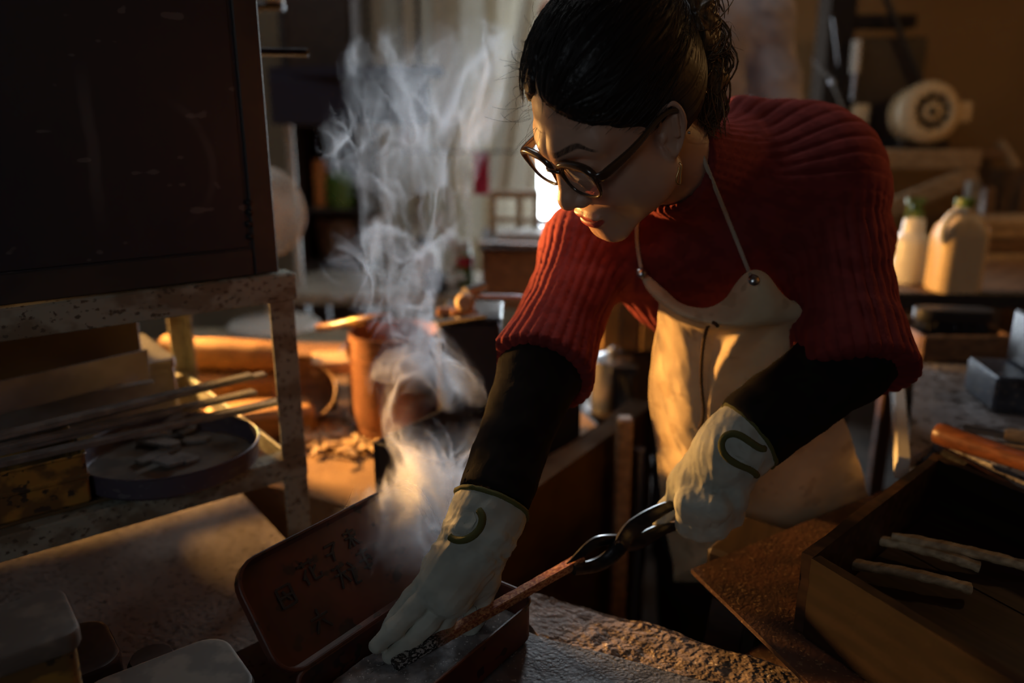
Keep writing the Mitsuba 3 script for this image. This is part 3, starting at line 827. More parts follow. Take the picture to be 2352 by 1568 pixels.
def hd(x, y, z):
    """World point of a point in the head's frame (x to her right, y forward, z up)."""
    return HO + HM @ (np.array([x, y, z], float) * HS)


def to_head(p):
    return ((p - HO) @ HM) / HS


C7 = U(1625, 392, 1.06)
SHL, SHR = U(1900, 470, 1.08), U(1352, 575, 1.12)
ELL, ELR = U(1955, 815, 0.98), U(1243, 850, 0.975)
WRL, WRR = U(1698, 1015, 0.955), U(1120, 1172, 0.885)
PEL = np.array([0.46, 1.43, 0.77])
CHEST = (SHL + SHR) / 2
LAT = unit(SHL - SHR)
AXT = unit(PEL - CHEST)
FRT = unit(np.cross(AXT, LAT))
FRT = FRT if FRT @ np.array([-0.3, -0.8, -0.3]) > 0 else -FRT
LAT2 = unit(np.cross(FRT, AXT))
LAT2 = LAT2 if LAT2 @ LAT > 0 else -LAT2
TLEN = np.linalg.norm(PEL - CHEST)


def f_head(q):
    """Signed distance of the head in head units."""
    d = s_ell(q, (0, -0.012, 0.052), (0.071, 0.094, 0.083))
    d = smin(d, s_ell(q, (0, 0.030, -0.005), (0.0585, 0.064, 0.092)), 0.03)
    ax = np.abs(q[:, 0])
    m = np.c_[ax, q[:, 1], q[:, 2]]
    d = smin(d, s_cone(m, (0.047, 0.004, -0.062), (0.013, 0.072, -0.102), 0.020, 0.017), 0.03)
    d = smin(d, s_ball(q, (0, 0.0745, -0.104), 0.0165), 0.02)
    d = smin(d, s_ball(m, (0.036, 0.056, -0.034), 0.029), 0.03)
    d = smin(d, s_ball(m, (0.040, 0.030, -0.058), 0.026), 0.03)
    d = smin(d, s_cone(m, (0.010, 0.087, 0.030), (0.046, 0.066, 0.030), 0.012, 0.010), 0.022)
    d = smax(d, -s_ell(m, (0.031, 0.101, 0.010), (0.019, 0.018, 0.0125)), 0.014)
    d = smin(d, s_ell(m, (0.031, 0.0755, 0.0085), (0.0148, 0.0128, 0.0122)), 0.004)
    d = smin(d, s_ell(q, (0, 0.078, -0.072), (0.027, 0.018, 0.022)), 0.02)
    d = smin(d, s_cone(q, (0, 0.087, 0.018), (0, 0.1035, -0.027), 0.0078, 0.0098), 0.012)
    d = smin(d, s_ball(q, (0, 0.1065, -0.0330), 0.0112), 0.009)
    d = smin(d, s_ell(m, (0.0135, 0.0955, -0.0375), (0.0078, 0.0105, 0.0082)), 0.006)
    d = smax(d, -s_ell(m, (0.0065, 0.1015, -0.0455), (0.0034, 0.0052, 0.0040)), 0.004)
    d = smin(d, s_ell(m, (0.007, 0.0945, -0.0665), (0.0155, 0.0062, 0.0046)), 0.005)
    d = smin(d, s_ell(q, (0, 0.0935, -0.0778), (0.0175, 0.0078, 0.0062)), 0.005)
    g = s_ell(m, (0.0, 0.1015, -0.0717), (0.026, 0.0085, 0.0011))
    d = smax(d, -g, 0.0022)
    # ears
    e = np.c_[ax, q[:, 1], q[:, 2]] - (0.0700, -0.010, -0.010)
    ca, sa = math.cos(0.50), math.sin(0.50)
    e = np.c_[e[:, 0] * ca + e[:, 1] * sa, -e[:, 0] * sa + e[:, 1] * ca, e[:, 2]]     # x out of the ear, y to the front
    e = np.c_[e[:, 0], e[:, 1] + 0.22 * e[:, 2], e[:, 2]]
    zz = e[:, 2]
    wy = 0.0150 - 0.0045 * np.clip(-zz / 0.03, 0, 1)
    th = np.arctan2(zz / 0.030, e[:, 1] / wy)
    ry, rz = wy * np.cos(th), 0.030 * np.sin(th)
    lobe = np.clip((-zz - 0.012) / 0.012, 0, 1)
    helix = np.sqrt((e[:, 1] - ry) ** 2 + (zz - rz) ** 2 + (e[:, 0] - 0.003) ** 2) - (0.0030 + 0.0006 * lobe)
    open_ = np.clip((e[:, 1] - 0.004) / 0.006, 0, 1) * np.clip(1 - np.abs(zz + 0.004) / 0.016, 0, 1)
    helix = helix + 0.004 * open_
    plate = s_ell(e, (-0.001, 0, 0), (0.0026, 0.0145, 0.029))
    anti = s_cone(e, (0.0025, -0.006, 0.012), (0.003, -0.006, -0.010), 0.0028, 0.0030)
    lob = s_ell(e, (0.001, 0.003, -0.028), (0.0042, 0.0075, 0.0095))
    trag = s_ell(e, (0.001, 0.011, -0.006), (0.0042, 0.0035, 0.0055))
    root = s_cone(e, (-0.006, 0.004, 0.012), (-0.006, 0.004, -0.020), 0.006, 0.005)
    ear = smin(smin(smin(plate, helix, 0.003), anti, 0.003), smin(lob, trag, 0.004), 0.004)
    ear = smin(ear, root, 0.006)
    return smin(d, ear, 0.006)


def f_neck(p):
    return smin(s_cone(p, hd(0, -0.020, -0.035), C7 + FRT * 0.01, 0.047, 0.049), s_cone(p, hd(0, 0.0, -0.06), C7 + FRT * 0.022, 0.042, 0.044), 0.03)


def torso(p, grow=0.0):
    q = p - CHEST
    s, l, n = q @ AXT, q @ LAT2, q @ FRT
    t = np.clip(s / TLEN, -0.25, 1.15)
    a = np.interp(t, [-0.25, -0.05, 0.2, 0.5, 0.75, 1.0, 1.15], [0.085, 0.150, 0.160, 0.150, 0.140, 0.165, 0.165]) + grow
    b = np.interp(t, [-0.25, -0.05, 0.2, 0.5, 0.75, 1.0, 1.15], [0.060, 0.088, 0.112, 0.105, 0.098, 0.110, 0.110]) + grow
    e = (np.hypot(l / a, n / b) - 1) * np.minimum(a, b)
    cap = np.maximum(-0.10 - s, s - (TLEN + 0.04))
    return smax(e, cap, 0.08)


def arm(p, sh, el, wr, r0, r1, r2, k=0.02):
    return smin(s_cone(p, sh, el, r0, r1), s_cone(p, el, wr, r1, r2), k)


lat_h = unit(np.array([LAT2[0], LAT2[1], 0]))
HIPL, HIPR = PEL + lat_h * 0.085, PEL - lat_h * 0.085
KNL, KNR = np.array([HIPL[0] - 0.03, HIPL[1] - 0.03, 0.41]), np.array([HIPR[0] - 0.03, HIPR[1] - 0.05, 0.41])
ANL, ANR = np.array([HIPL[0] + 0.02, HIPL[1] + 0.03, 0.075]), np.array([HIPR[0] - 0.0, HIPR[1] + 0.02, 0.075])
fwh = unit(np.array([FRT[0], FRT[1], 0]))


def f_body(p):
    d = torso(p, -0.022)
    d = smin(d, f_neck(p), 0.03)
    d = smin(d, s_cone(p, SHL, SHR, 0.045, 0.045), 0.05)
    for s, e, w in ((SHL, ELL, WRL), (SHR, ELR, WRR)):
        d = smin(d, arm(p, s, e, w, 0.042, 0.033, 0.025), 0.02)
        d = smin(d, s_cone(p, w, w + unit(w - e) * 0.02, 0.024, 0.018), 0.02)
    for h, k, a in ((HIPL, KNL, ANL), (HIPR, KNR, ANR)):
        d = smin(d, arm(p, h, k, a, 0.070, 0.048, 0.033), 0.03)
    return d


woman = thing('person', 'woman in a rust red ribbed sweater and canvas apron bending over the tin box', 'person')
hm = nets(f_head, (-0.10, -0.13, -0.16), (0.10, 0.13, 0.15), 0.0015)
hm = trimesh.Trimesh(HO + (np.array(hm.vertices) * HS) @ HM.T, hm.faces, process=False)
bm = nets(f_body, (-0.15, 0.70, 0.03), (0.75, 1.62, 1.22), 0.008)


def union(*ms):
    out = None
    for m in ms:
        k = manifold3d.Manifold(manifold3d.Mesh(np.asarray(m.vertices, np.float32), np.asarray(m.faces, np.uint32)))
        out = k if out is None else out + k
    r = out.to_mesh()
    return trimesh.Trimesh(np.array(r.vert_properties[:, :3]), np.array(r.tri_verts), process=False)


def f_neck2(p):
    return f_neck(p)


nk = nets(f_neck2, np.minimum(hd(0, 0, 0), C7) - 0.13, np.maximum(hd(0, 0, 0), C7) + 0.13, 0.004)
try:
    skin_mesh = union(hm, nk, bm)
    assert len(skin_mesh.faces) > 20000
except Exception:
    skin_mesh = cat(hm, nk, bm)
HMl = [[float(v) for v in r] for r in HM]
HOl = [float(v) for v in HO]


def skin_fn(p, n, uv):
    dx, dy, dz = p.x - HOl[0], p.y - HOl[1], p.z - HOl[2]
    x = (dx * HMl[0][0] + dy * HMl[1][0] + dz * HMl[2][0]) / HS
    y = (dx * HMl[0][1] + dy * HMl[1][1] + dz * HMl[2][1]) / HS
    z = (dx * HMl[0][2] + dy * HMl[1][2] + dz * HMl[2][2]) / HS
    ax = dr.abs(x)
    base = mikit.mix((0.56, 0.335, 0.235), (0.50, 0.285, 0.195), mikit.fbm(p.x * 60, p.y * 60, p.z * 60, 3))
    blush = mikit.smoothstep(0.030, 0.008, dr.sqrt(dr.square(ax - 0.042) + dr.square(z + 0.026)))
    base = mikit.mix(base, (0.52, 0.22, 0.16), blush * 0.45)
    lip = mikit.smoothstep(1.12, 0.95, dr.sqrt(dr.square(ax / (0.0225 - 0.004 * mikit.smoothstep(-0.074, -0.085, z))) + dr.square((z + 0.0735 + 0.0015 * mikit.smoothstep(0.006, 0.0, ax)) / 0.0105))) * mikit.smoothstep(0.080, 0.086, y)
    base = mikit.mix(base, (0.36, 0.055, 0.05), lip)
    bz = 0.0335 + 0.006 * mikit.smoothstep(0.012, 0.038, ax) - 0.012 * mikit.smoothstep(0.038, 0.058, ax)
    brow = mikit.smoothstep(0.0048, 0.0022, dr.abs(z - bz) * (1 + 0.9 * mikit.smoothstep(0.030, 0.056, ax))) * mikit.smoothstep(0.008, 0.014, ax) * mikit.smoothstep(0.057, 0.050, ax) * mikit.smoothstep(0.03, 0.05, y)
    hairs = 0.6 + 0.4 * mikit.noise(x * 900 + z * 500, z * 250, y * 100)
    base = mikit.mix(base, (0.025, 0.016, 0.012), brow * hairs)
    lash = mikit.smoothstep(0.0022, 0.0010, dr.abs(z - 0.0035 + dr.square((ax - 0.031) / 0.016) * -0.004)) * mikit.smoothstep(0.0125, 0.0105, dr.abs(ax - 0.030)) * mikit.smoothstep(0.07, 0.075, y)
    return mikit.mix(base, (0.02, 0.014, 0.012), lash)


mat('m_skin', P_(mikit.proc(skin_fn), 0.42, spec=0.45), grit(900), 0.00025)
part(woman, 'body', skin_mesh, 'm_skin', smooth=True)

# hair: a cap swept from a parting to the bun, the bun and the loose tail
BUN = (-0.012, -0.105, 0.082)


def hair_line(x):
    """Height of the hairline over the face at lateral x, in head units."""
    ax = np.abs(x - 0.006)
    return np.interp(ax, [0, 0.008, 0.02, 0.035, 0.05, 0.062, 0.072, 0.085], [0.094, 0.087, 0.077, 0.066, 0.050, 0.030, 0.000, -0.035])


def f_cap(q):
    d = s_ell(q, (0, -0.016, 0.056), (0.0785, 0.1045, 0.0935))
    d = smin(d, s_ell(q, (0, -0.045, 0.01), (0.073, 0.072, 0.075)), 0.03)
    face = np.maximum(q[:, 2] - hair_line(q[:, 0]), 0.012 - q[:, 1] - np.maximum(0, 0.2 * (q[:, 2])))
    d = smax(d, -face, 0.018)
    ax = np.abs(q[:, 0])
    earhole = s_ell(np.c_[ax, q[:, 1], q[:, 2]], (0.079, -0.006, -0.012), (0.016, 0.0225, 0.036))
    d = smax(d, -earhole, 0.006)
    d = smax(d, -0.062 - q[:, 2] - 0.25 * q[:, 1], 0.01)
    part_d = np.abs(q[:, 0] - 0.006) + np.maximum(0, (-q[:, 1] + 0.02)) * 0.6
    d = d + 0.004 * np.exp(-(part_d / 0.004) ** 2)
    r = q - np.array(BUN)
    phi = np.arctan2(r[:, 0], r[:, 2])
    L = np.linalg.norm(r, axis=1)
    g = meshkit.fbm(np.c_[phi * 26, L * 9, np.zeros(len(q))], 3, 4) - 0.5
    g2 = meshkit.noise(np.c_[phi * 95, L * 14, np.zeros(len(q))], 9) - 0.5
    return d - (0.0038 * g + 0.0011 * g2)


cap = nets(f_cap, (-0.105, -0.15, -0.10), (0.105, 0.115, 0.175), 0.0016)
cap = trimesh.Trimesh(HO + (np.array(cap.vertices) * HS) @ HM.T, cap.faces, process=False)
hair = part(woman, 'hair', cap, 'm_hair', smooth=True)
rng = np.random.default_rng(11)
bun_c = U(1582, 62, 0.885)


def f_bun(p):
    q = p - bun_c
    d = s_ell(p, bun_c, (0.031, 0.038, 0.043))
    d = smin(d, s_cone(p, U(1596, 105, 0.890), U(1622, 180, 0.910), 0.025, 0.021), 0.02)
    d = smin(d, s_cone(p, U(1622, 180, 0.910), U(1622, 268, 0.930), 0.020, 0.009), 0.012)
    a = np.arctan2(q @ UPV, q @ RGT)
    L = np.linalg.norm(q, axis=1)
    hang = np.clip((U(0, 130, 0.96)[2] - p[:, 2]) / 0.02, 0, 1)
    g1 = meshkit.fbm(np.c_[a * 2.2 + L * 60, L * 45, q[:, 1] * 60], 3, 5) - 0.5
    g2 = meshkit.fbm(np.c_[p[:, 0] * 230, p[:, 1] * 230, p[:, 2] * 16], 2, 6) - 0.5
    return d - 0.016 * g1 * (1 - hang) - 0.008 * g2 * hang - 0.003 * g2


part(hair, 'bun', nets(f_bun, bun_c - (0.10, 0.10, 0.16), bun_c + (0.10, 0.10, 0.09), 0.0018), 'm_hair_tail_lit', smooth=True)
st = []
for k in range(150):
    a0, rr2 = rng.uniform(0, 6.28), rng.uniform(0.030, 0.052)
    ex, ey = unit(RGT + 0.35 * rng.normal(size=3)), unit(UPV + 0.35 * rng.normal(size=3))
    ez = unit(np.cross(ex, ey))
    th = np.linspace(a0, a0 + rng.uniform(0.8, 2.6), 14)
    pts = bun_c + rr2 * (0.85 * np.cos(th)[:, None] * ex + np.sin(th)[:, None] * ey) + ez * (0.018 * np.sin(th * 0.7 + a0))[:, None]
    st.append(tube(pts, np.r_[0.0003, np.full(12, rng.uniform(0.0005, 0.0011)), 0.0002], 4))
for k in range(330):
    p0 = U(1600 + 24 * rng.normal(), 105 + 24 * rng.normal(), 0.890 + 0.014 * rng.normal())
    p1 = U(1632 + 18 * rng.normal(), 165 + 14 * rng.normal(), 0.908 + 0.012 * rng.normal())
    e0 = rng.uniform(0, 1)
    p2 = U(1628 + 18 * rng.normal(), 228 + 12 * rng.normal(), 0.922 + 0.012 * rng.normal())
    p3 = U(1618 + 18 * rng.normal() + 10 * e0, 255 + 66 * e0, 0.934 + 0.012 * rng.normal())
    st.append(tube(spline([p0, p1, p2, p3], 14), np.r_[np.full(10, rng.uniform(0.0005, 0.0013)), 0.0008, 0.0006, 0.0004, 0.0002], 4))
for k in range(26):
    p0 = U(1640 + 8 * rng.normal(), 60 + 60 * rng.uniform(), 0.89)
    p1 = p0 + RGT * rng.uniform(0.005, 0.02) + UPV * rng.normal(0, 0.006)
    st.append(tube(spline([p0, p1, p1 + RGT * rng.uniform(0, 0.012) - UPV * rng.uniform(0, 0.016)], 8), 0.00022, 3, caps=False))
part(hair, 'loose_tail', cat(*st), 'm_hair_tail_lit', smooth=True)
st = []
for k in range(260):
    # fine strands over the cap and baby hairs that stand off it
    x = rng.uniform(-0.07, 0.07)
    z0 = hair_line(np.array([x]))[0] + rng.uniform(-0.004, 0.03)
    y0 = 0.080 - 0.09 * (abs(x) / 0.075) ** 2 - max(0, z0 - 0.06) * 1.0
    A, B = np.array([x, y0, z0]), np.array(BUN) + rng.normal(0, 0.012, 3)
    pts = []
    for t in np.linspace(0, rng.uniform(0.5, 0.85), 12):
        v = A * (1 - t) + B * t
        c = np.array([0, -0.016, 0.056])
        w = v - c
        R = np.array([0.0815, 0.108, 0.0955]) * (1.012 + 0.02 * rng.uniform())
        v = c + w / np.linalg.norm(w / R)
        pts.append(hd(*v))
    st.append(tube(spline(pts, 12), np.r_[0.0002, np.full(10, 0.00042), 0.0002], 3, caps=False))
for k in range(70):
    x = rng.uniform(0.0, 0.08)
    z0 = rng.uniform(0.05, 0.135)
    c = np.array([0, -0.016, 0.056])
    w = np.array([x, rng.uniform(-0.02, 0.08), z0]) - c
    v = c + w / np.linalg.norm(w / np.array([0.08, 0.106, 0.094]))
    d1, d2 = unit(w) * rng.uniform(0.004, 0.016), rng.normal(0, 0.012, 3)
    st.append(tube(spline([hd(*v), hd(*(v + d1 + d2 * 0.3)), hd(*(v + d1 * 1.2 + d2))], 8), 0.00018, 3, caps=False))
for k in range(60):
    x = rng.choice([-1, 1]) * rng.uniform(0.0, 0.07)
    zl = hair_line(np.array([x]))[0]
    pts = []
    dz, dx = rng.uniform(0.008, 0.022), rng.normal(0, 0.006)
    for t in np.linspace(0, 1, 8):
        v = np.array([x + dx * t, 0.5, zl + 0.006 - dz * t])
        c = np.array([0, -0.012, 0.052])
        q_ = np.array([v[0], 0, v[2]]) - c * (1, 0, 1)
        yy = math.sqrt(max(0.0004, 1 - (q_[0] / 0.071) ** 2 - (q_[2] / 0.083) ** 2)) * 0.094 - 0.012
        pts.append(hd(v[0] * 1.01, yy + 0.0015, v[2]))
    st.append(tube(pts, np.r_[np.full(6, 0.00035), 0.00025, 0.0001], 3, caps=False))
part(hair, 'stray_strands', cat(*st), 'm_hair', smooth=True)

# glasses
gl = part(woman, 'glasses', cat(tube([hd(-0.0105, 0.1035, 0.012), hd(-0.004, 0.107, 0.0145), hd(0.004, 0.107, 0.0145), hd(0.0105, 0.1035, 0.012)], 0.0022, 10)), 'm_frame', smooth=True)
GC = {s: np.array([s * 0.0355, 0.1, 0.001]) for s in (-1, 1)}


def lens_outline(s, grow=0.0, n=44):
    P = []
    for a in np.linspace(0, 2 * np.pi, n, endpoint=False):
        ca, sa = math.cos(a), math.sin(a)
        e = 3.0
        x = math.copysign(abs(ca) ** (2 / e), ca) * (0.0268 + grow)
        z = math.copysign(abs(sa) ** (2 / e), sa) * (0.0222 + grow)
        x *= 1 + 0.10 * z / 0.0205
        if z < 0:
            x += -s * 0.0015 * 0
        P.append(GC[s] + (s * x, -0.06 * abs(s * x + s * 0.0 + 0.0) * 0 - 0.16 * (x + 0.0245) * 0.5, z))
    return np.array(P)


for s in (-1, 1):
    rim = np.array([hd(*v) for v in lens_outline(s)])
    rr_ = 0.0018 + 0.0027 * np.clip((lens_outline(s)[:, 2] + 0.012) / 0.028, 0, 1) ** 1.2
    part(gl, 'rim', tube(rim, rr_, 8, close=True), 'm_frame', smooth=True)
    o = lens_outline(s)
    ring = [np.array([hd(*(GC[s] + (v - GC[s]) * f + (0, 0.002 * (1 - f * f), 0))) for v in o]) for f in (1, 0.75, 0.5, 0.25, 0.02)]
    v = np.vstack(ring)
    n = len(o)
    f = []
    for i in range(4):
        for j in range(n):
            j2 = (j + 1) % n
            f += [(i * n + j, i * n + j2, (i + 1) * n + j2), (i * n + j, (i + 1) * n + j2, (i + 1) * n + j)]
    part(gl, 'lens', trimesh.Trimesh(v, np.array(f), process=False), 'm_lens', smooth=True)
    hinge = GC[s] + (s * 0.0305, -0.006, 0.011)
    hp = [hd(*(hinge + (-s * 0.004, 0.003, 0.001))), hd(*(hinge + (s * 0.003, 0.0, 0.0))), hd(*(hinge + (s * 0.0055, -0.010, -0.0005))), hd(s * 0.0755, 0.03, 0.013), hd(s * 0.078, -0.005, 0.016), hd(s * 0.079, -0.02, 0.008)]
    pth = spline(hp, 26)
    tg = np.gradient(pth, axis=0)
    rings = []
    for i in range(26):
        ex = unit(tg[i])
        ez = unit(HM @ np.array([0, 0, 1.0]) - ex * (ex @ (HM @ np.array([0, 0, 1.0]))))
        ey = np.cross(ez, ex)
        hgt = np.interp(i, [0, 4, 10, 25], [0.0105, 0.0110, 0.0085, 0.005])
        rings.append(np.array([pth[i] + ey * a * 0.0018 + ez * b * hgt / 2 for a, b in ((1, .6), (.5, 1), (-.5, 1), (-1, .6), (-1, -.6), (-.5, -1), (.5, -1), (1, -.6))]))
    part(gl, 'temple', loft(rings), 'm_frame', smooth=50)
er = [hd(-0.078, 0.004, -0.046)] + [hd(-0.079, 0.004, -0.046) + np.array([0, 0, -1]) * z + RGT * x for x, z in ((0.0016, 0.001), (0.0022, 0.006), (0.002, 0.016), (0.0012, 0.022), (-0.001, 0.0205), (-0.0015, 0.012), (-0.001, 0.004))]
part(woman, 'earring', tube(spline(er, 30), 0.0011, 8), 'm_gold', smooth=True)
part(woman, 'ear_stud', place(trimesh.creation.icosphere(2, 0.0016), hd(-0.083, -0.020, -0.022)), 'm_bright_steel', smooth=True)
part(woman, 'nose_stud', place(trimesh.creation.icosphere(2, 0.0009), hd(-0.0185, 0.1005, -0.035)), 'm_bright_steel', smooth=True)

# sweater with ribs that run along the torso and the sleeves
CFL, CFR = ELL + unit(ELL - SHL) * 0.0 + unit(WRL - ELL) * 0.012, ELR + unit(WRR - ELR) * 0.005


def rib(ang, n):
    return 1 - np.exp(-(np.sin(ang * n) / 0.38) ** 2)


def ang_about(p, a, b, ref):
    z = unit(b - a)
    x = unit(ref - z * (ref @ z))
    y_ = np.cross(z, x)
    q = p - a
    return np.arctan2(q @ y_, q @ x)


def f_sweater(p):
    t = torso(p, 0.004)
    t = smin(t, s_cone(p, U(1695, 340, 1.11), U(1850, 400, 1.13), 0.070, 0.085), 0.05)
    t = smin(t, s_cone(p, U(1850, 400, 1.13), U(1890, 560, 1.20), 0.085, 0.10), 0.06)
    t = smin(t, s_cone(p, SHL + FRT * -0.01, SHR + FRT * -0.01, 0.060, 0.060), 0.07)
    wr = meshkit.fbm(p * 16, 2, 3) - 0.5
    wl = meshkit.fbm(p @ np.array([[9, 0, 0], [0, 9, 0], [0, 0, 34]]), 2, 5) - 0.5
    sl = s_cone(p, SHL, ELL, 0.066, 0.062) - 0.010 * wl
    sr = s_cone(p, SHR, ELR, 0.060, 0.054) - 0.010 * wl
    cl = s_cone(p, ELL - unit(ELL - SHL) * 0.020, ELL + unit(ELL - SHL) * 0.028, 0.068, 0.078)
    cr = s_cone(p, ELR - unit(ELR - SHR) * 0.035, ELR + unit(ELR - SHR) * 0.004, 0.058, 0.067)
    sl, sr = smin(sl, cl, 0.015), smin(sr, cr, 0.012)
    for i, (s, e, off) in enumerate(((SHL, ELL, 0.030), (SHR, ELR, 0.008))):
        cut = (p - e) @ unit(e - s) - off
        if i == 0:
            sl = smax(sl, cut, 0.012)
        else:
            sr = smax(sr, cut, 0.012)
    rt_ = rib(ang_about(p, CHEST, PEL, FRT), 26)
    rl = rib(ang_about(p, SHL, ELL, FRT), 15)
    rr = rib(ang_about(p, SHR, ELR, FRT), 15)
    w = np.clip(0.5 + (t - np.minimum(sl, sr)) / 0.03, 0, 1)
    ra = np.where(sl < sr, rl, rr)
    d = smin(t, smin(sl, sr, 0.01), 0.035)
    d = d - (0.0022 * rt_ * (1 - w) + 0.0036 * ra * w - 0.002) - 0.008 * wr
    # a fold where each sleeve meets the body
    # collar
    c0, c1 = C7 + FRT * 0.014, hd(0, -0.010, -0.065)
    ex = unit(c1 - c0)
    col = s_cone(p, c0 - ex * 0.01, c0 + ex * 0.130, 0.080, 0.056)
    hole = s_cone(p, c0, c0 + ex * 0.15, 0.058, 0.0490)
    col = smax(col, (p - c0) @ ex - 0.124, 0.008) - 0.002 * rib(ang_about(p, c0, c1, FRT), 20)
    d = smin(d, col, 0.028)
    d = np.maximum(d, -np.maximum(hole, -((p - c0) @ ex - 0.02)))
    bot = (p - CHEST) @ AXT - TLEN * 0.93
    return smax(d, bot, 0.01)


sw = nets(f_sweater, (-0.02, 0.80, 0.66), (0.66, 1.56, 1.26), 0.0030)
part(woman, 'sweater', sw, 'm_sweater', smooth=True)


# black undersleeves and trousers
for s_, e_, w_, r0, r1, r2 in ((SHL, ELL, WRL, 0.052, 0.054, 0.047), (SHR, ELR, WRR, 0.047, 0.049, 0.040)):
    def f_under(p, s=s_, e=e_, w=w_):
        ex = unit(w - e)
        L = np.linalg.norm(w - e)
        a = smin(s_cone(p, e - unit(e - s) * 0.03, e, r0, r1), s_cone(p, e, w, r1, r2), 0.02) - 0.011 * (meshkit.fbm(p * 22, 3, 8) - 0.5)
        a = smax(a, (p - e) @ ex - (L - 0.012), 0.008)
        return np.maximum(a, -s_cone(p, w - ex * 0.06, w + ex * 0.03, r2 - 0.006, r2 - 0.004))
    part(woman, 'undersleeve', nets(f_under, np.minimum(e_, w_) - 0.10, np.maximum(e_, w_) + 0.10, 0.0030), 'm_black_cloth', smooth=True)


def f_trousers(p):
    d = torso(p, 0.012)
    d = smax(d, TLEN * 0.72 - (p - CHEST) @ AXT, 0.01)
    for h, k, a in ((HIPL, KNL, ANL), (HIPR, KNR, ANR)):
        d = smin(d, arm(p, h, k, a, 0.098, 0.075, 0.062), 0.03)
    d = d - 0.01 * (meshkit.fbm(p * 14, 2, 3) - 0.5)
    return smax(d, 0.07 - p[:, 2], 0.01)


part(woman, 'trousers', nets(f_trousers, (0.15, 1.1, 0.05), (0.78, 1.65, 0.98), 0.007), 'm_trousers', smooth=True)
for a in (ANL, ANR):
    fn_ = lambda p, a=a: np.maximum(smin(s_cone(p, [a[0], a[1], 0.045], [a[0] + fwh[0] * 0.15, a[1] + fwh[1] * 0.15, 0.035], 0.045, 0.040), s_cone(p, [a[0], a[1], 0.05], [a[0], a[1], 0.13], 0.045, 0.05), 0.03), 0.002 - p[:, 2])
    part(woman, 'boot', nets(fn_, a - (0.25, 0.25, 0.08), a + (0.25, 0.25, 0.12), 0.006), 'm_black_iron', smooth=True)


# gloves: palm and five fingers in one skin each, with cuff trim and pull tab
def finger(p, pts, r):
    d = None
    for i in range(len(pts) - 1):
        c = s_cone(p, pts[i], pts[i + 1], r[i], r[i + 1])
        d = c if d is None else smin(d, c, 0.006)
    return d


def crease(p, o, d1, sc, seed):
    q = p - o
    u = q @ unit(d1)
    v = p - o - u[:, None] * unit(d1)
    return meshkit.fbm(np.c_[v * sc, u * sc * 0.22], 3, seed) - 0.5


# her right hand (left in the picture) over the ash
ga = {'w': U(1122, 1178, 0.885), 'k': [U(1012, 1300, 0.885), U(1022, 1342, 0.868), U(1040, 1368, 0.858), U(1058, 1378, 0.850)]}
RH = [[U(1004, 1300, 0.893), U(944, 1370, 0.892), U(896, 1428, 0.889), U(856, 1472, 0.884)],
      [U(1010, 1334, 0.872), U(956, 1394, 0.864), U(906, 1445, 0.860), U(864, 1484, 0.857)],
      [U(1030, 1366, 0.872), U(986, 1428, 0.869), U(940, 1476, 0.866), U(894, 1508, 0.860)],
      [U(1046, 1376, 0.878), U(1024, 1420, 0.882), U(1000, 1446, 0.884), U(976, 1462, 0.882)],
      [U(1116, 1250, 0.890), U(1112, 1328, 0.904), U(1093, 1408, 0.914), U(1072, 1470, 0.910)]]
RR = [[0.0120, 0.0100, 0.0090, 0.0068], [0.0130, 0.0112, 0.0104, 0.0080], [0.0125, 0.0108, 0.0100, 0.0078], [0.0112, 0.0100, 0.0092, 0.0076], [0.0185, 0.0170, 0.0142, 0.0085]]


def f_rglove(p):
    w = ga['w']
    d = s_cone(p, w, (RH[1][0] + RH[2][0]) / 2, 0.034, 0.028)
    for k in range(4):
        d = smin(d, s_cone(p, w + (RH[k][0] - RH[1][0]) * 0.3, RH[k][0], 0.024, 0.0165), 0.016)
    for f, r in zip(RH[:4], RR):
        d = smin(d, finger(p, f, r), 0.0035)
    th = finger(p, RH[4], RR[4])
    d = smin(d, s_cone(p, w, RH[4][1], 0.026, 0.017), 0.022)
    d = smin(d, th, 0.010)
    d = smin(d, s_cone(p, w - unit(w - ELR) * 0.012, w + unit(w - ELR) * 0.02, 0.039, 0.034), 0.02)
    ex = unit(w - ELR)
    d = smax(d, -((p - w) @ ex) - 0.012, 0.004)
    sw_ = (p - w) @ ex
    d = d - 0.0080 * np.exp(-((sw_ - 0.038) / 0.020) ** 2) * (meshkit.fbm(np.c_[sw_ * 150, (p - w) @ RGT * 45, (p - w) @ UPV * 45], 2, 5) - 0.5)
    d = d - 0.0050 * crease(p, w, RH[1][0] - w, 95, 2) - 0.0016 * (meshkit.fbm(p * 110, 2, 7) - 0.5)
    hole = s_cone(p, w - ex * 0.03, w + ex * 0.006, 0.034, 0.031)
    return np.maximum(d, -hole)


def boxof(pts, pad):
    pts = np.array(pts)
    return pts.min(0) - pad, pts.max(0) + pad


lo, hi = boxof([ga['w']] + [q for f in RH for q in f], 0.06)
rg = part(woman, 'glove', nets(f_rglove, lo, hi, 0.0018), 'm_glove', smooth=True, label='pale leather glove reaching into the tin box')


def ring_on(fn, c, ax, r0, n, pred=lambda a: True, ref=None, lift=0.0008, tilt=None):
    """Points round a skin fn: rays from c, perpendicular to ax, to the surface."""
    ref = UPV if ref is None else ref
    x = unit(ref - ax * (ref @ ax))
    y_ = np.cross(ax, x)
    out = []
    for a in np.linspace(0, 2 * np.pi, n, endpoint=False):
        dv = math.cos(a) * x + math.sin(a) * y_
        off = 0 if tilt is None else tilt(a)
        ts = np.linspace(0.012, r0, 120)
        v = fn(c + ax * off + dv * ts[:, None])
        i = np.nonzero(v < 0)[0]
        t = ts[i[-1]] if len(i) else r0 * 0.8
        out.append(c + ax * off + dv * (t + lift))
    return np.array(out)


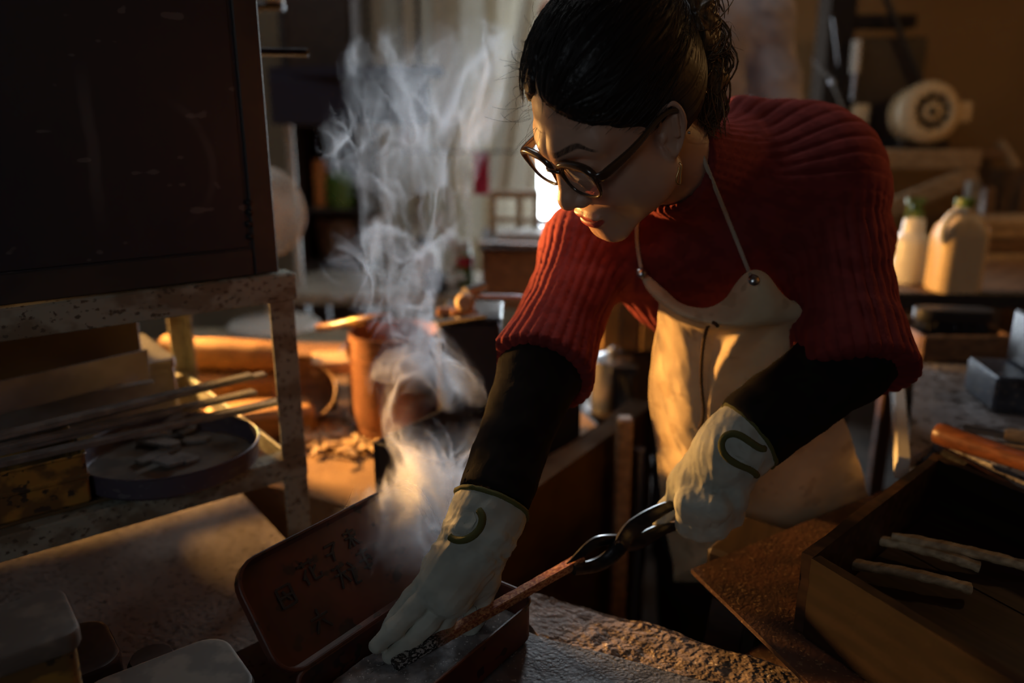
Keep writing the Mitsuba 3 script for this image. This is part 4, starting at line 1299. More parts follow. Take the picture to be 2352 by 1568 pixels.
def on_skin(fn, p, d):
    """Where the ray from p along d first enters fn < 0."""
    ts = np.linspace(0, 0.16, 320)
    v = fn(p + d * ts[:, None])
    i = np.nonzero(v < 0)[0]
    return p + d * (ts[i[0]] if len(i) else 0.08)


ex = unit(ga['w'] - ELR)
rim = ring_on(f_rglove, ga['w'] - ex * 0.010, ex, 0.06, 48, lift=0.0002)
part(rg, 'cuff_trim', tube(rim, 0.0032, 8, close=True), 'm_trim', smooth=True)


def decal(fn, pix, d0, lift, mat_, parent, name, wid=None):
    """A flat piece (or a band along an outline) sewn on the skin fn, its outline given in pixels."""
    P = []
    for px, py in pix:
        a = U(px, py, d0)
        P.append(on_skin(fn, a, unit(a - CAM)) - unit(a - CAM) * lift)
    P = np.array(P)
    if wid:
        return part(parent, name, tube(spline(np.vstack([P]), 40), wid, 8), mat_, smooth=True)
    c = P.mean(0)
    rings = [c + (P - c) * f for f in (1, 0.8, 0.55, 0.3, 0.05)]
    rings = [np.array([on_skin(fn, CAM + unit(q - CAM) * (np.linalg.norm(q - CAM) - 0.06), unit(q - CAM)) - unit(q - CAM) * lift for q in r]) for r in rings]
    n = len(P)
    v = np.vstack(rings)
    f = []
    for i in range(len(rings) - 1):
        for j in range(n):
            j2 = (j + 1) % n
            f += [(i * n + j, i * n + j2, (i + 1) * n + j2), (i * n + j, (i + 1) * n + j2, (i + 1) * n + j)]
    return part(parent, name, trimesh.Trimesh(v, np.array(f), process=False), mat_, smooth=True)


decal(f_rglove, [(1088, 1175), (1094, 1195), (1082, 1216), (1062, 1228), (1046, 1226), (1042, 1210), (1052, 1188), (1068, 1175)], 0.80, 0.0016, 'm_glove', rg, 'pull_tab')
decal(f_rglove, [(1100, 1172), (1108, 1192), (1100, 1216), (1076, 1236), (1050, 1240), (1034, 1232)], 0.80, 0.001, 'm_trim', rg, 'tab_trim', 0.0042)

# her left hand (right in the picture) closed round the tongs
w = WRL
LH_ = [[U(1590, 1100, 0.985), U(1576, 1155, 0.955), U(1578, 1205, 0.975), U(1588, 1190, 1.010)],
       [U(1626, 1104, 0.975), U(1614, 1166, 0.945), U(1612, 1216, 0.966), U(1618, 1195, 1.008)],
       [U(1660, 1102, 0.968), U(1652, 1166, 0.940), U(1648, 1210, 0.962), U(1652, 1190, 1.005)],
       [U(1690, 1096, 0.965), U(1690, 1150, 0.948), U(1684, 1186, 0.965), U(1684, 1170, 0.998)],
       [U(1628, 1050, 0.990), U(1568, 1112, 1.000), U(1534, 1168, 1.006), U(1518, 1200, 1.010)]]
LR = [[0.0170, 0.0145, 0.0130, 0.0110], [0.0170, 0.0148, 0.0135, 0.0110], [0.0165, 0.0145, 0.0132, 0.0110], [0.0155, 0.0136, 0.0122, 0.010], [0.0165, 0.0140, 0.0118, 0.0098]]


def f_lglove(p):
    d = s_cone(p, w, (LH_[1][0] + LH_[2][0]) / 2, 0.036, 0.030)
    for k in range(4):
        d = smin(d, s_cone(p, w + (LH_[k][0] - LH_[1][0]) * 0.3, LH_[k][0], 0.028, 0.0195), 0.018)
    for k, (f, r) in enumerate(zip(LH_[:4], LR)):
        d = smin(d, finger(p, f, r), 0.012)
    d = smin(d, s_cone(p, w, LH_[4][1], 0.026, 0.018), 0.02)
    d = smin(d, finger(p, LH_[4], LR[4]), 0.010)
    ex = unit(w - ELL)
    d = smin(d, s_cone(p, w - ex * 0.016, w + ex * 0.02, 0.041, 0.037), 0.02)
    d = smax(d, -((p - w) @ ex) - 0.016, 0.004)
    d = d - 0.0052 * crease(p, w, U(1640, 1240, 0.95) - U(1650, 1000, 0.95), 95, 3) - 0.0014 * (meshkit.fbm(p * 100, 2, 9) - 0.5)
    hole = s_cone(p, w - ex * 0.04, w - ex * 0.004, 0.036, 0.033)
    return np.maximum(d, -hole)


lo, hi = boxof([w] + [q for f in LH_ for q in f], 0.06)
lg = part(woman, 'glove', nets(f_lglove, lo, hi, 0.0018), 'm_glove', smooth=True, label='pale leather glove closed round the tong handles')
ex = unit(w - ELL)
rim = ring_on(f_lglove, w - ex * 0.014, ex, 0.065, 48, lift=0.0002)
part(lg, 'cuff_trim', tube(rim, 0.003, 8, close=True), 'm_trim', smooth=True)
decal(f_lglove, [(1756, 1030), (1700, 1000), (1678, 996), (1662, 1006), (1657, 1026), (1668, 1048), (1690, 1064), (1738, 1092)], 0.86, 0.0006, 'm_trim', lg, 'tab_trim', 0.0042)
decal(f_lglove, [(1752, 1045), (1700, 1016), (1682, 1012), (1674, 1022), (1680, 1040), (1698, 1054), (1740, 1080)], 0.86, 0.001, 'm_glove', lg, 'pull_tab')

# canvas apron: bib folded towards us, front hanging down, straps and buttons
px = [[(1456, 606), (1496, 640), (1556, 690), (1614, 712), (1672, 682), (1726, 628), (1776, 658), (1822, 692)],
      [(1476, 640), (1520, 676), (1572, 714), (1628, 728), (1688, 716), (1745, 684), (1795, 690), (1836, 706)],
      [(1500, 672), (1540, 706), (1590, 732), (1645, 744), (1702, 746), (1762, 734), (1805, 722), (1845, 716)],
      [(1512, 690), (1548, 716), (1592, 738), (1645, 750), (1702, 756), (1762, 748), (1812, 736), (1855, 728)],
      [(1508, 770), (1546, 774), (1592, 776), (1645, 778), (1705, 778), (1765, 776), (1820, 774), (1872, 772)],
      [(1492, 895), (1538, 894), (1592, 893), (1650, 892), (1715, 890), (1785, 890), (1850, 890), (1915, 890)],
      [(1506, 1000), (1550, 1004), (1600, 1008), (1660, 1010), (1730, 1010), (1805, 1008), (1878, 1004), (1950, 1000)],
      [(1520, 1130), (1566, 1140), (1616, 1150), (1680, 1156), (1750, 1156), (1830, 1150), (1910, 1140), (1990, 1128)],
      [(1552, 1330), (1596, 1342), (1646, 1352), (1706, 1356), (1776, 1356), (1856, 1346), (1936, 1330), (2010, 1310)]]
dp = [[1.060, 1.045, 1.030, 1.015, 1.000, 0.975, 0.975, 0.985],
      [1.045, 1.030, 1.015, 0.995, 0.978, 0.958, 0.965, 0.980],
      [1.040, 1.022, 1.005, 0.985, 0.972, 0.965, 0.970, 0.985],
      [1.075, 1.055, 1.035, 1.018, 1.002, 0.990, 0.985, 0.995],
      [1.140, 1.110, 1.082, 1.070, 1.040, 1.025, 1.020, 1.030],
      [1.195, 1.160, 1.125, 1.115, 1.082, 1.060, 1.060, 1.080],
      [1.235, 1.200, 1.162, 1.150, 1.118, 1.098, 1.100, 1.125],
      [1.290, 1.250, 1.210, 1.195, 1.175, 1.170, 1.190, 1.235],
      [1.380, 1.335, 1.300, 1.295, 1.285, 1.290, 1.320, 1.370]]
def wrinkled(m):
    # soft creases across the hanging cloth and one long pleat below the fold
    v = np.array(m.vertices)
    g = meshkit.fbm(np.c_[v[:, 0] * 24 + v[:, 2] * 14, v[:, 1] * 24, v[:, 2] * 9 - v[:, 0] * 8], 3, 12)
    r = 1 - 2 * np.abs(g - 0.5)
    pl = v[:, 0] - (0.305 + 0.02 * np.sin(v[:, 2] * 14))
    hang = np.clip((0.93 - v[:, 2]) / 0.05, 0, 1)
    dep = 0.0060 * (r - 0.75) + hang * (0.010 * np.exp(-(pl / 0.010) ** 2) - 0.008 * np.exp(-((pl - 0.024) / 0.012) ** 2))
    m.vertices = v + dep[:, None] * np.array([-0.6, -0.8, 0.0])
    return m


AP = np.array([[U(*px[i][j], dp[i][j]) for j in range(8)] for i in range(9)])
apron = part(woman, 'apron', wrinkled(sheet(AP, 0.0016, 130, 170, 0.0095, 10, 4)), 'm_apron', smooth=True)
part(apron, 'cord', tube(spline([U(1648, 748, 0.965), U(1618, 776, 1.030), U(1611, 840, 1.055), U(1613, 905, 1.085), U(1616, 950, 1.105), U(1606, 985, 1.12)], 30), 0.0022, 8), 'm_leather', smooth=True)
def on_sweater(px_, py_, lift=0.003):
    a = U(px_, py_, 0.80)
    dv = unit(a - CAM)
    ts = np.linspace(0, 0.45, 500)
    i = np.nonzero(f_sweater(a + dv * ts[:, None]) < 0)[0]
    return a + dv * ((ts[i[0]] if len(i) else 0.25) - lift)


for pts in ([U(1474, 622, 1.035), on_sweater(1466, 578), on_sweater(1463, 530), on_sweater(1468, 490)],
            [U(1724, 632, 0.955), on_sweater(1702, 578, 0.012), on_sweater(1674, 508), on_sweater(1648, 444), on_sweater(1624, 385), on_sweater(1608, 345)]):
    part(apron, 'strap', tube(spline(pts, 40), 0.0026, 8), 'm_strap', smooth=True)
for (x, y_, d) in ((1474, 626, 1.030), (1732, 642, 0.950)):
    part(apron, 'button', place(lathe([(0, -0.003), (0.006, -0.003), (0.0072, -0.001), (0.006, 0.001), (0.003, 0.0025), (0, 0.003)], 20), U(x, y_, d), RGT, None, -FWD + 0.3 * UPV), 'm_bright_steel', smooth=40)


# ---------------------------------------------------------------- lamps
def lamp(name, at, aim, bulb_key, label, base_z, mat_='m_black_iron'):
    labels[name] = {'label': label, 'category': 'lamp'}
    ez = unit(np.asarray(aim, float) - at)
    ex = unit(np.cross([0, 0, 1.0], ez)) if abs(ez[2]) < 0.99 else np.array([1.0, 0, 0])
    sh = None if name == 'floor_lamp' else lathe([(0.03, -0.075), (0.05, -0.06), (0.078, -0.01), (0.112, 0.155), (0.114, 0.155), (0.080, -0.012), (0.052, -0.063), (0.031, -0.078), (0.0, -0.078)], 32)
    if sh is not None:
        part(name, 'shade', place(sh, at, ex, np.cross(ez, ex), ez), mat_)
    o = at - ez * 0.076
    if name == 'floor_lamp':
        part(name, 'socket', place(lathe([(0, -0.09), (0.018, -0.09), (0.02, -0.049), (0, -0.049)], 16), at), mat_)
        o = at - ez * 0.085
    part(name, 'pole', cat(tube([o, o - ez * 0.03, np.array([o[0] - ez[0] * 0.05, o[1] - ez[1] * 0.05, base_z + 0.01])], 0.010, 10), ), mat_)
    part(name, 'foot', place(lathe([(0, 0), (0.11, 0), (0.11, 0.012), (0.02, 0.02), (0, 0.02)], 28), [o[0] - ez[0] * 0.05, o[1] - ez[1] * 0.05, base_z]), mat_)


lamp('work_lamp', LAMP_A, AIM_A, 'work_lamp__bulb', 'black work lamp on the hearth bed left of the furnace cabinet', 0.498)
lamp('floor_lamp', LAMP_B, AIM_B, 'floor_lamp__bulb', 'bare bulb on a tall black pole by the right wall', 0.0)


def ubox(x0, y0, x1, y1, d, dep, mat_=None, r=0.003):
    """An upright box whose front face fills the pixel rectangle at distance d; dep its depth away from us."""
    a, b, c = U(x0, y1, d), U(x1, y1, d), U((x0 + x1) / 2, y0, d)
    y = (a[1] + b[1]) / 2
    top = PY((x0 + x1) / 2, y0, y)
    return place(bbox(b[0] - a[0], dep, top[2] - a[2], r), [(a[0] + b[0]) / 2, y + dep / 2, (top[2] + a[2]) / 2])


def thin_sheet(P, nu, nv):
    P = np.asarray(P, float)
    A = CubicSpline(np.arange(len(P)), P, axis=0)(np.linspace(0, len(P) - 1, nv))
    A = CubicSpline(np.arange(P.shape[1]), A, axis=1)(np.linspace(0, P.shape[1] - 1, nu))
    i, j = np.meshgrid(np.arange(nv - 1), np.arange(nu - 1), indexing='ij')
    q = np.stack([i * nu + j, i * nu + j + 1, (i + 1) * nu + j + 1, (i + 1) * nu + j], -1).reshape(-1, 4)
    return trimesh.Trimesh(A.reshape(-1, 3), np.vstack([q[:, [0, 1, 2]], q[:, [0, 2, 3]]]), process=False)


# ---------------------------------------------------------------- behind the smoke
xs = np.linspace(-0.72, 0.10, 67)
fold = 0.032 * np.sin((xs + 0.72) / 0.158 * 2 * np.pi) + 0.012 * np.sin((xs + 0.3) / 0.067 * 2 * np.pi)
P = [[(x + 0.02 * math.sin(9 * x + z), 3.58 + f * (1.1 - 0.25 * (2.3 - z)) + 0.01 * math.sin(17 * x + 3 * z), z) for x, f in zip(xs, fold)] for z in np.linspace(2.35, 0.62, 8)]
solo('curtain', thin_sheet(P, 200, 40), 'm_curtain', 'pale pleated curtain hanging in front of the back wall', 'curtain', smooth=True)
rod = thing('curtain_rod', 'dark rod that carries the pale curtains', 'curtain rod')
scene[rod] = mikit.ply(tube([(-0.85, 3.60, 2.36), (0.95, 3.60, 2.36)], 0.012, 10), 'm_black_iron', smooth=30)
top, bot = U(1236, -60, 3.2), U(1166, 450, 3.15)
P = []
for t in np.linspace(0, 1, 7):
    c = top * (1 - t) + bot * t
    wd = 0.10 + 0.10 * t
    P.append([c + np.array([u * wd, 0.030 * math.sin(u * 11 + 1) + 0.05 * t * u, 0]) for u in np.linspace(-0.5, 0.5, 17)])
solo('curtain', thin_sheet(P, 70, 40), 'm_curtain', 'cream cloth gathered to one side slanting behind the woman\'s face', 'curtain', smooth=True)

cup = thing('cupboard', 'dark brown open cupboard behind the smoke with a green jar inside', 'cupboard')
A = U(690, 640, 3.02)
x0, x1, yy = A[0], U(838, 640, 3.02)[0], A[1]
for nm, m in (('side', slab_box(x0, x0 + 0.012, yy, yy + 0.35, 0, 2.0)), ('side', slab_box(x1 - 0.012, x1, yy, yy + 0.35, 0, 2.0)), ('back', slab_box(x0 + 0.012, x1 - 0.012, yy + 0.335, yy + 0.35, 0, 2.0)),
              ('door', slab_box(x0 + 0.014, x1 - 0.014, yy - 0.004, yy + 0.012, 1.14, 1.98)), ('door', slab_box(x0 + 0.014, x1 - 0.014, yy - 0.004, yy + 0.012, 0.05, 0.60))):
    part(cup, nm, m, 'm_wood_dark')
sz = PY(790, 478, yy + 0.05)[2]
for z in (sz, 1.125, 0.615):
    part(cup, 'shelf', slab_box(x0 + 0.012, x1 - 0.012, yy, yy + 0.33, z - 0.012, z), 'm_wood_dark')
q = PY(786, 478, yy + 0.06)
solo('green_jar', place(lathe([(0, 0), (0.050, 0), (0.058, 0.02), (0.058, 0.10), (0.045, 0.125), (0.03, 0.13), (0.03, 0.14), (0, 0.14)], 24), [q[0], q[1], sz]), 'm_green', 'round green jar standing in the dark cupboard', 'jar')
q = PY(742, 478, yy + 0.12)
solo('orange_tin', place(lathe([(0, 0), (0.03, 0), (0.03, 0.17), (0.028, 0.175), (0, 0.175)], 24), [q[0], q[1], sz]), 'm_orange', 'orange tin beside the green jar in the cupboard', 'tin')
q = U(795, 640, 2.72)
solo('wooden_tub', place(lathe([(0, 0), (0.11, 0), (0.135, 0.16), (0.125, 0.16), (0.10, 0.012), (0, 0.012)], 28), [x0 + 0.16, yy + 0.16, 0.616]), 'm_wood_brown', 'brown wooden tub in the lower opening of the cupboard', 'tub')

hood = thing('smoke_hood', 'black steel hood plate hanging above the quench can', 'hood')
ha = U(630, 165, 2.35)
part(hood, 'plate', place(trimesh.creation.extrude_polygon(Polygon([(-0.72, 0), (-0.21, -0.05), (-0.21, 0.10), (-0.72, 0.22)]), 0.028, engine='earcut'), [0, ha[1], ha[2] - 0.012]), 'm_navy')
part(hood, 'box', slab_box(-0.72, -0.265, ha[1] - 0.008, ha[1] + 0.20, ha[2] - 0.15, ha[2] - 0.013), 'm_navy')
for x in (-0.69, -0.28):
    part(hood, 'hanger', tube([(x, ha[1] + 0.06, ha[2] + 0.01), (x, ha[1] + 0.06, 2.62)], 0.006, 8), 'm_black_iron')
a, b = U(656, 205, 2.5), U(668, 640, 2.5)
solo('white_pole', tube([[a[0], a[1], 0.5], [a[0], a[1], a[2]]], 0.014, 14), 'm_white', 'thin pale pole standing beside the fan', 'pole')
a = U(634, 60, 1.62)
pipe = thing('vent_pipe', 'grey green pipe behind the top right edge of the cabinet', 'pipe')
part(pipe, 'tube', tube([[a[0], a[1], 1.37], [a[0], a[1], 2.62]], 0.020, 16), 'm_white')
part(pipe, 'sleeve', tube([[a[0] - 0.002, a[1], 1.46], [a[0] - 0.002, a[1], 1.60]], 0.0225, 16), 'm_orange')
part(pipe, 'bracket', slab_box(a[0] - 0.045, a[0] + 0.02, a[1] - 0.015, a[1] + 0.015, 1.355, 1.37), 'm_black_iron')

# platform with sacking, and the fan on it
solo('straw_mat', disp(fine(slab_box(-1.0, -0.44, 1.99, 2.31, 0.507, 0.537), 0.04), 0.008, 9, 4), 'm_sacking', 'pale sacking mat under the white fan', 'mat', smooth=50)
fan = thing('electric_fan', 'small white electric fan half hidden by the cabinet edge', 'fan')
fc = U(594, 487, 2.28)
FR = 0.131
part(fan, 'base', place(lathe([(0, 0), (0.135, 0), (0.137, 0.008), (0.125, 0.020), (0.06, 0.034), (0.024, 0.046), (0, 0.046)], 40), [fc[0] + 0.01, fc[1] + 0.02, 0.538]), 'm_white')
part(fan, 'pole', tube([[fc[0] + 0.01, fc[1] + 0.02, 0.58], [fc[0] + 0.01, fc[1] + 0.02, fc[2] - 0.02]], 0.017, 16), 'm_white')
part(fan, 'motor', place(lathe([(0, -0.05), (0.035, -0.05), (0.045, -0.03), (0.045, 0.03), (0.03, 0.05), (0, 0.05)], 24), fc + [0, 0.07, 0], RGT, None, (0, -1, 0)), 'm_white')
gw = []
for k in range(120):
    a = 2 * math.pi * k / 120
    e = np.array([math.cos(a), 0, math.sin(a)])
    gw.append(tube([fc + e * r + np.array([0, -y, 0]) for r, y in ((0.03, 0.045), (0.07, 0.043), (0.108, 0.032), (0.128, 0.010), (FR, -0.008))], 0.0015, 4, caps=False))
    gw.append(tube([fc + e * r + np.array([0, y, 0]) for r, y in ((0.04, 0.045), (0.10, 0.035), (0.128, 0.018), (FR, 0.008))], 0.0011, 4, caps=False))
part(fan, 'guard_wires', cat(*gw), 'm_white', kind='stuff')
part(fan, 'guard_ring', tube([fc + np.array([math.cos(a), 0, math.sin(a)]) * FR for a in np.linspace(0, 2 * math.pi, 48, endpoint=False)], 0.0045, 8, close=True), 'm_white')
part(fan, 'badge', place(lathe([(0, 0), (0.032, 0), (0.030, 0.006), (0, 0.008)], 24), fc + [0, -0.042, 0], RGT, None, (0, -1, 0)), 'm_white')
for k in range(3):
    a0 = 2.1 * k
    g = [[fc + np.array([math.cos(a0 + s * 0.55) * r, (s - 0.5) * 0.03, math.sin(a0 + s * 0.55) * r]) for s in np.linspace(0, 1, 4)] for r in (0.03, 0.07, 0.10, 0.115)]
    part(fan, 'blade', sheet(np.array(g), 0.002, 10, 10), 'm_frosted', smooth=True)

# timber lit by the lamp behind the stand
def log(p, q, r0, r1, seed, mat_):
    p, q = np.asarray(p, float), np.asarray(q, float)
    pts = [p * (1 - t) + q * t for t in np.linspace(0, 1, 12)]
    return disp(tube(pts, np.linspace(r0, r1, 12), 16), 0.006, 16, seed)


fb0 = PZ(560, 985, 0.55)
solo('timber_block', disp(fine(place(bbox(0.30, 0.13, 0.10, 0.012), [-0.66, 1.715, 0.549], (0.98, 0.1, 0)), 0.03), 0.006, 16, 2), 'm_timber', 'thick squared timber block lit orange behind the steel strips', 'timber', smooth=45)
solo('timber_block', disp(fine(place(bbox(0.22, 0.10, 0.065, 0.012), [-0.53, 1.575, 0.531], (0.95, 0.31, 0)), 0.03), 0.006, 18, 8), 'm_timber', 'lower timber block nearest the stand\'s right leg', 'timber', smooth=45)
solo('long_plank', place(bbox(0.50, 0.10, 0.024, 0.004), [-0.66, 1.86, 0.598], (0.98, -0.05, 0)), 'm_wood_brown', 'brown plank lying across the timber in front of the mat', 'plank')
solo('timber_block', disp(fine(place(bbox(0.44, 0.09, 0.08, 0.010), [-0.67, 1.86, 0.542], (0.98, -0.05, 0)), 0.04), 0.005, 14, 5), 'm_wood_brown', 'dark timber block that carries the long plank', 'timber', smooth=45)
solo('firewood', log(np.array([-0.78, 1.72, 0.640]), np.array([-0.50, 1.70, 0.634]), 0.038, 0.033, 3, 'm'), 'm_timber', 'round split log lit orange beside the basin', 'firewood', 'split firewood behind the stand', smooth=50)
solo('firewood', log(np.array([-0.84, 1.60, 0.530]), np.array([-0.655, 1.60, 0.528]), 0.030, 0.028, 6, 'm'), 'm_timber', 'lower split log lying before the other one', 'firewood', 'split firewood behind the stand', smooth=50)
bc = U(700, 900, 1.70)
bn = unit(np.array([0.10, -0.72, 0.68]))
bs = thing('round_basin', 'reddish round basin leaning on its edge beside the timber', 'basin')
scene[bs] = mikit.ply(place(lathe([(0, -0.045), (0.030, -0.044), (0.056, -0.025), (0.064, 0.0), (0.067, 0.002), (0.066, -0.003), (0.058, -0.030), (0.031, -0.048), (0, -0.049)], 40), bc, RGT, None, bn), 'm_wood_brown', smooth=40)
stl = thing('wooden_stool', 'low yellowish wooden stool in front of the copper can', 'stool')
a = U(784, 832, 1.80)
part(stl, 'seat', place(bbox(0.13, 0.10, 0.03, 0.004), a, (0.97, 0.2, 0)), 'm_wood_pale')
for dx, dy in ((0.035, -0.03), (-0.05, -0.03), (0.035, 0.03), (-0.05, 0.03)):
    part(stl, 'leg', bar([a[0] + dx, a[1] + dy, 0.497], [a[0] + dx, a[1] + dy, a[2] - 0.01], 0.024, 0.024), 'm_wood_pale')
q = PZ(752, 962, 0.50)
solo('dark_bottle', place(lathe([(0, 0), (0.022, 0), (0.024, 0.01), (0.024, 0.055), (0.010, 0.075), (0.010, 0.09), (0, 0.09)], 20), [q[0], q[1], 0.522], (1, 0, 0), None, unit((0.75, 0.2, 0.5))), 'm_black_iron', 'small dark bottle lying beside the round basin', 'bottle')
q = PZ(730, 978, 0.50)
solo('steel_bolt', place(cat(lathe([(0, 0), (0.007, 0), (0.007, 0.06), (0, 0.06)], 12), place(lathe([(0, 0.058), (0.013, 0.058), (0.013, 0.07), (0, 0.07)], 6), (0, 0, 0))), [q[0], q[1], 0.512], (0, 1, 0), None, unit((0.8, -0.5, 0.15))), 'm_bright_steel', 'shiny steel bolt lying among the chips', 'bolt')
ch = []
r2 = np.random.default_rng(5)
tet = bbox(1, 1, 1, 0.2)
for k in range(420):
    x, y = r2.uniform(690, 930), r2.normal(1000, 20)
    c = PZ(x, y, 0.503)
    if np.linalg.norm((c - PZ(915, 985, 0.498))[:2]) < 0.105:
        continue
    s = r2.uniform(0.004, 0.016)
    v = r2.normal(size=3) * (1, 1, 0.25)
    m = bbox(s * 2.2, s * 0.7, s * 0.35, 0.0006)
    ch.append(place(m, c + (0, 0, 0.002 + 0.5 * s * r2.uniform()), unit(v)))
key = thing('wood_chips', 'golden wood chips and straw scattered on the earth bed', 'wood chips', kind='stuff')
scene[key] = mikit.ply(cat(*ch), 'm_bark', smooth=False)

# quench can, stick, block with hammer
cc_ = PZ(915, 985, 0.498)
cr = 0.092
can = thing('copper_can', 'round copper coloured can with bands behind the smoke', 'can')
CH = PY(915, 757, cc_[1] - 0.0)[2] - 0.498
part(can, 'body', place(lathe([(0, 0), (cr - 0.004, 0), (cr, 0.004), (cr, CH - 0.004), (cr + 0.003, CH - 0.002), (cr + 0.003, CH), (cr - 0.002, CH), (cr - 0.003, 0.006), (0, 0.006)], 48), [cc_[0], cc_[1], 0.498]), 'm_copper', smooth=40)
for z in (CH * 0.76, CH * 0.08, CH * 0.96):
    part(can, 'band', place(lathe([(cr, z - 0.005), (cr + 0.0025, z - 0.004), (cr + 0.0025, z + 0.004), (cr, z + 0.005)], 48), [cc_[0], cc_[1], 0.498]), 'm_copper', smooth=40)
for s in (-1, 1):
    o = np.array([cc_[0] + s * (cr + 0.001), cc_[1] - 0.02, 0.498 + CH * 0.86])
    part(can, 'handle_lug', place(bbox(0.006, 0.022, 0.03, 0.002), o), 'm_copper')
part(can, 'bail', tube([np.array([cc_[0] + (cr + 0.006) * math.cos(a), cc_[1] - 0.02 - 0.035 * math.sin(a), 0.498 + CH * 0.86 - 0.055 * math.sin(a)]) for a in np.linspace(0, math.pi, 24)], 0.003, 8), 'm_copper')
stick = thing('wooden_stick', 'reddish wooden stick lying across the copper can rim', 'stick')
part(stick, 'shaft', tube(spline([U(728, 752, 1.70), U(790, 742, 1.66), U(835, 733, 1.62), U(900, 728, 1.60)], 12), 0.008, 10), 'm_handle')
part(stick, 'ferrule', tube([U(806, 739, 1.648), U(826, 735, 1.63)], 0.0105, 12), 'm_gold')
blk = thing('anvil_block', 'black iron block behind the smoke left of the red sleeve', 'anvil')
a, b2 = PZ(1012, 1072, 0.497), PZ(1150, 1072, 0.497)
ztop = PY(1080, 742, a[1])[2]
part(blk, 'body', slab_box(a[0], b2[0], a[1], a[1] + 0.20, 0.497, ztop, 0.006), 'm_black_iron')
part(blk, 'face_plate', slab_box(a[0] + 0.02, b2[0] + 0.004, a[1] - 0.004, a[1] + 0.18, ztop, ztop + 0.010), 'm_dark_steel')
o = PZ(1075, 728, ztop + 0.016)
solo('steel_strip_short', bar(PZ(1000, 742, ztop + 0.0145), PZ(1112, 724, ztop + 0.0145), 0.018, 0.007), 'm_bright_steel', 'short shiny steel strip on top of the black iron block', 'steel strip')
hz = ztop + 0.03
hm2 = thing('hammer', 'hammer with a round wooden end and bright steel shaft on the iron block', 'hammer')
hc = PZ(1068, 694, hz)
part(hm2, 'wooden_end', place(lathe([(0, -0.022), (0.012, -0.021), (0.018, -0.012), (0.019, 0), (0.018, 0.012), (0.012, 0.021), (0, 0.022)], 24), hc, RGT, None, unit((0.2, -1, 0.2))), 'm_wood_pale', smooth=50)
part(hm2, 'shaft', tube([hc + (0.012, 0.03, 0.004), hc + (0.13, 0.05, -0.005)], 0.007, 12), 'm_bright_steel')
part(hm2, 'collar', tube([hc + (0.0, 0.022, 0.012), hc + (0.035, 0.05, 0.020)], [0.013, 0.010], 14), 'm_bright_steel')
for k, (px_, py_) in enumerate(((985, 706), (1035, 712), (1065, 716))):
    c = PZ(px_, py_, ztop + 0.012)
    solo('copper_offcut', disp(place(bbox(0.05, 0.022, 0.010, 0.002), c, unit((1, 0.25 * k - 0.2, 0))), 0.001, 90, k) if k else disp(place(bbox(0.03, 0.022, 0.010, 0.002), PZ(1022, 718, ztop + 0.007)), 0.001, 90, k),
         'm_copper', f'copper coloured offcut {["left of", "behind", "right behind"][k]} the shiny strip on the iron block', 'offcut', 'copper offcuts on the iron block')

# work table with clutter in the middle distance
wt = thing('work_table', 'long table with a pale worn edge behind the smoke', 'table')
ta, tb = U(640, 676, 2.54), U(1260, 676, 2.54)
tz = ta[2]
part(wt, 'top', disp(fine(slab_box(ta[0], tb[0] + 0.35, ta[1], ta[1] + 0.40, tz - 0.035, tz), 0.06), 0.004, 9, 4), 'm_wood_grey', smooth=45)
for x in (ta[0] + 0.05, tb[0] + 0.30):
    for y in (ta[1] + 0.05, ta[1] + 0.34):
        part(wt, 'leg', slab_box(x - 0.03, x + 0.03, y - 0.03, y + 0.03, 0, tz - 0.03), 'm_wood_dark')


def on_table(px, py, back):
    p = PY(px, py, ta[1] + back)
    return np.array([p[0], p[1], tz + 0.001])


def bottle(name, o, r, h, neck, mat_, label, catg='bottle', capm=None, caph=0.02, nk=0.72):
    key = thing(name, label, catg)
    part(key, 'body', place(lathe([(0, 0), (r * 0.9, 0), (r, r * 0.1), (r, h * nk), (neck * 1.1, h * (nk + 0.14)), (neck, h * 0.9), (neck, h - caph), (0, h - caph)], 28), o), mat_, smooth=40)
    if capm:
        part(key, 'cap', place(lathe([(0, h - caph), (neck * 1.25, h - caph), (neck * 1.25, h - 0.002), (neck, h), (0, h)], 20), o), capm)
    return key


bottle('pale_bottle', on_table(975, 640, 0.10), 0.048, 0.165, 0.018, 'm_frosted', 'pale rounded bottle on the table behind the smoke', capm='m_black_iron')
sp = on_table(1066, 640, 0.12)
key = thing('spray_can', 'red and green spray can on the table behind the smoke', 'spray can')
part(key, 'body', place(lathe([(0, 0), (0.030, 0), (0.031, 0.003), (0.031, 0.105), (0.022, 0.115), (0, 0.117)], 28), sp), 'm_green')
part(key, 'band', place(lathe([(0.0312, 0.07), (0.0317, 0.07), (0.0317, 0.104), (0.0312, 0.104)], 28), sp), 'm_crimson')
part(key, 'cap', place(lathe([(0, 0.110), (0.021, 0.110), (0.021, 0.150), (0.018, 0.154), (0, 0.154)], 24), sp), 'm_white')
key = thing('table_vise', 'small pale table vise with a bent arm on the table', 'vise')
o = on_table(1030, 655, 0.10)
part(key, 'base', place(bbox(0.06, 0.06, 0.035, 0.006), o + (0, 0, 0.018)), 'm_white')
part(key, 'arm', tube(spline([o + (0, 0, 0.03), o + (0.015, 0, 0.07), o + (0.03, 0, 0.12), o + (0.012, 0, 0.165), o + (-0.01, 0, 0.185), o + (-0.02, 0, 0.25)], 24), [0.012] * 10 + [0.018] * 6 + [0.012] * 8, 12), 'm_white')
part(key, 'screw', tube([o + (0.03, -0.01, 0.05), o + (0.055, -0.02, 0.03)], 0.013, 12), 'm_white')
bottle('dark_jar', on_table(1000, 660, 0.03), 0.035, 0.075, 0.025, 'm_navy', 'squat dark jar in front of the pale bottle', 'jar')
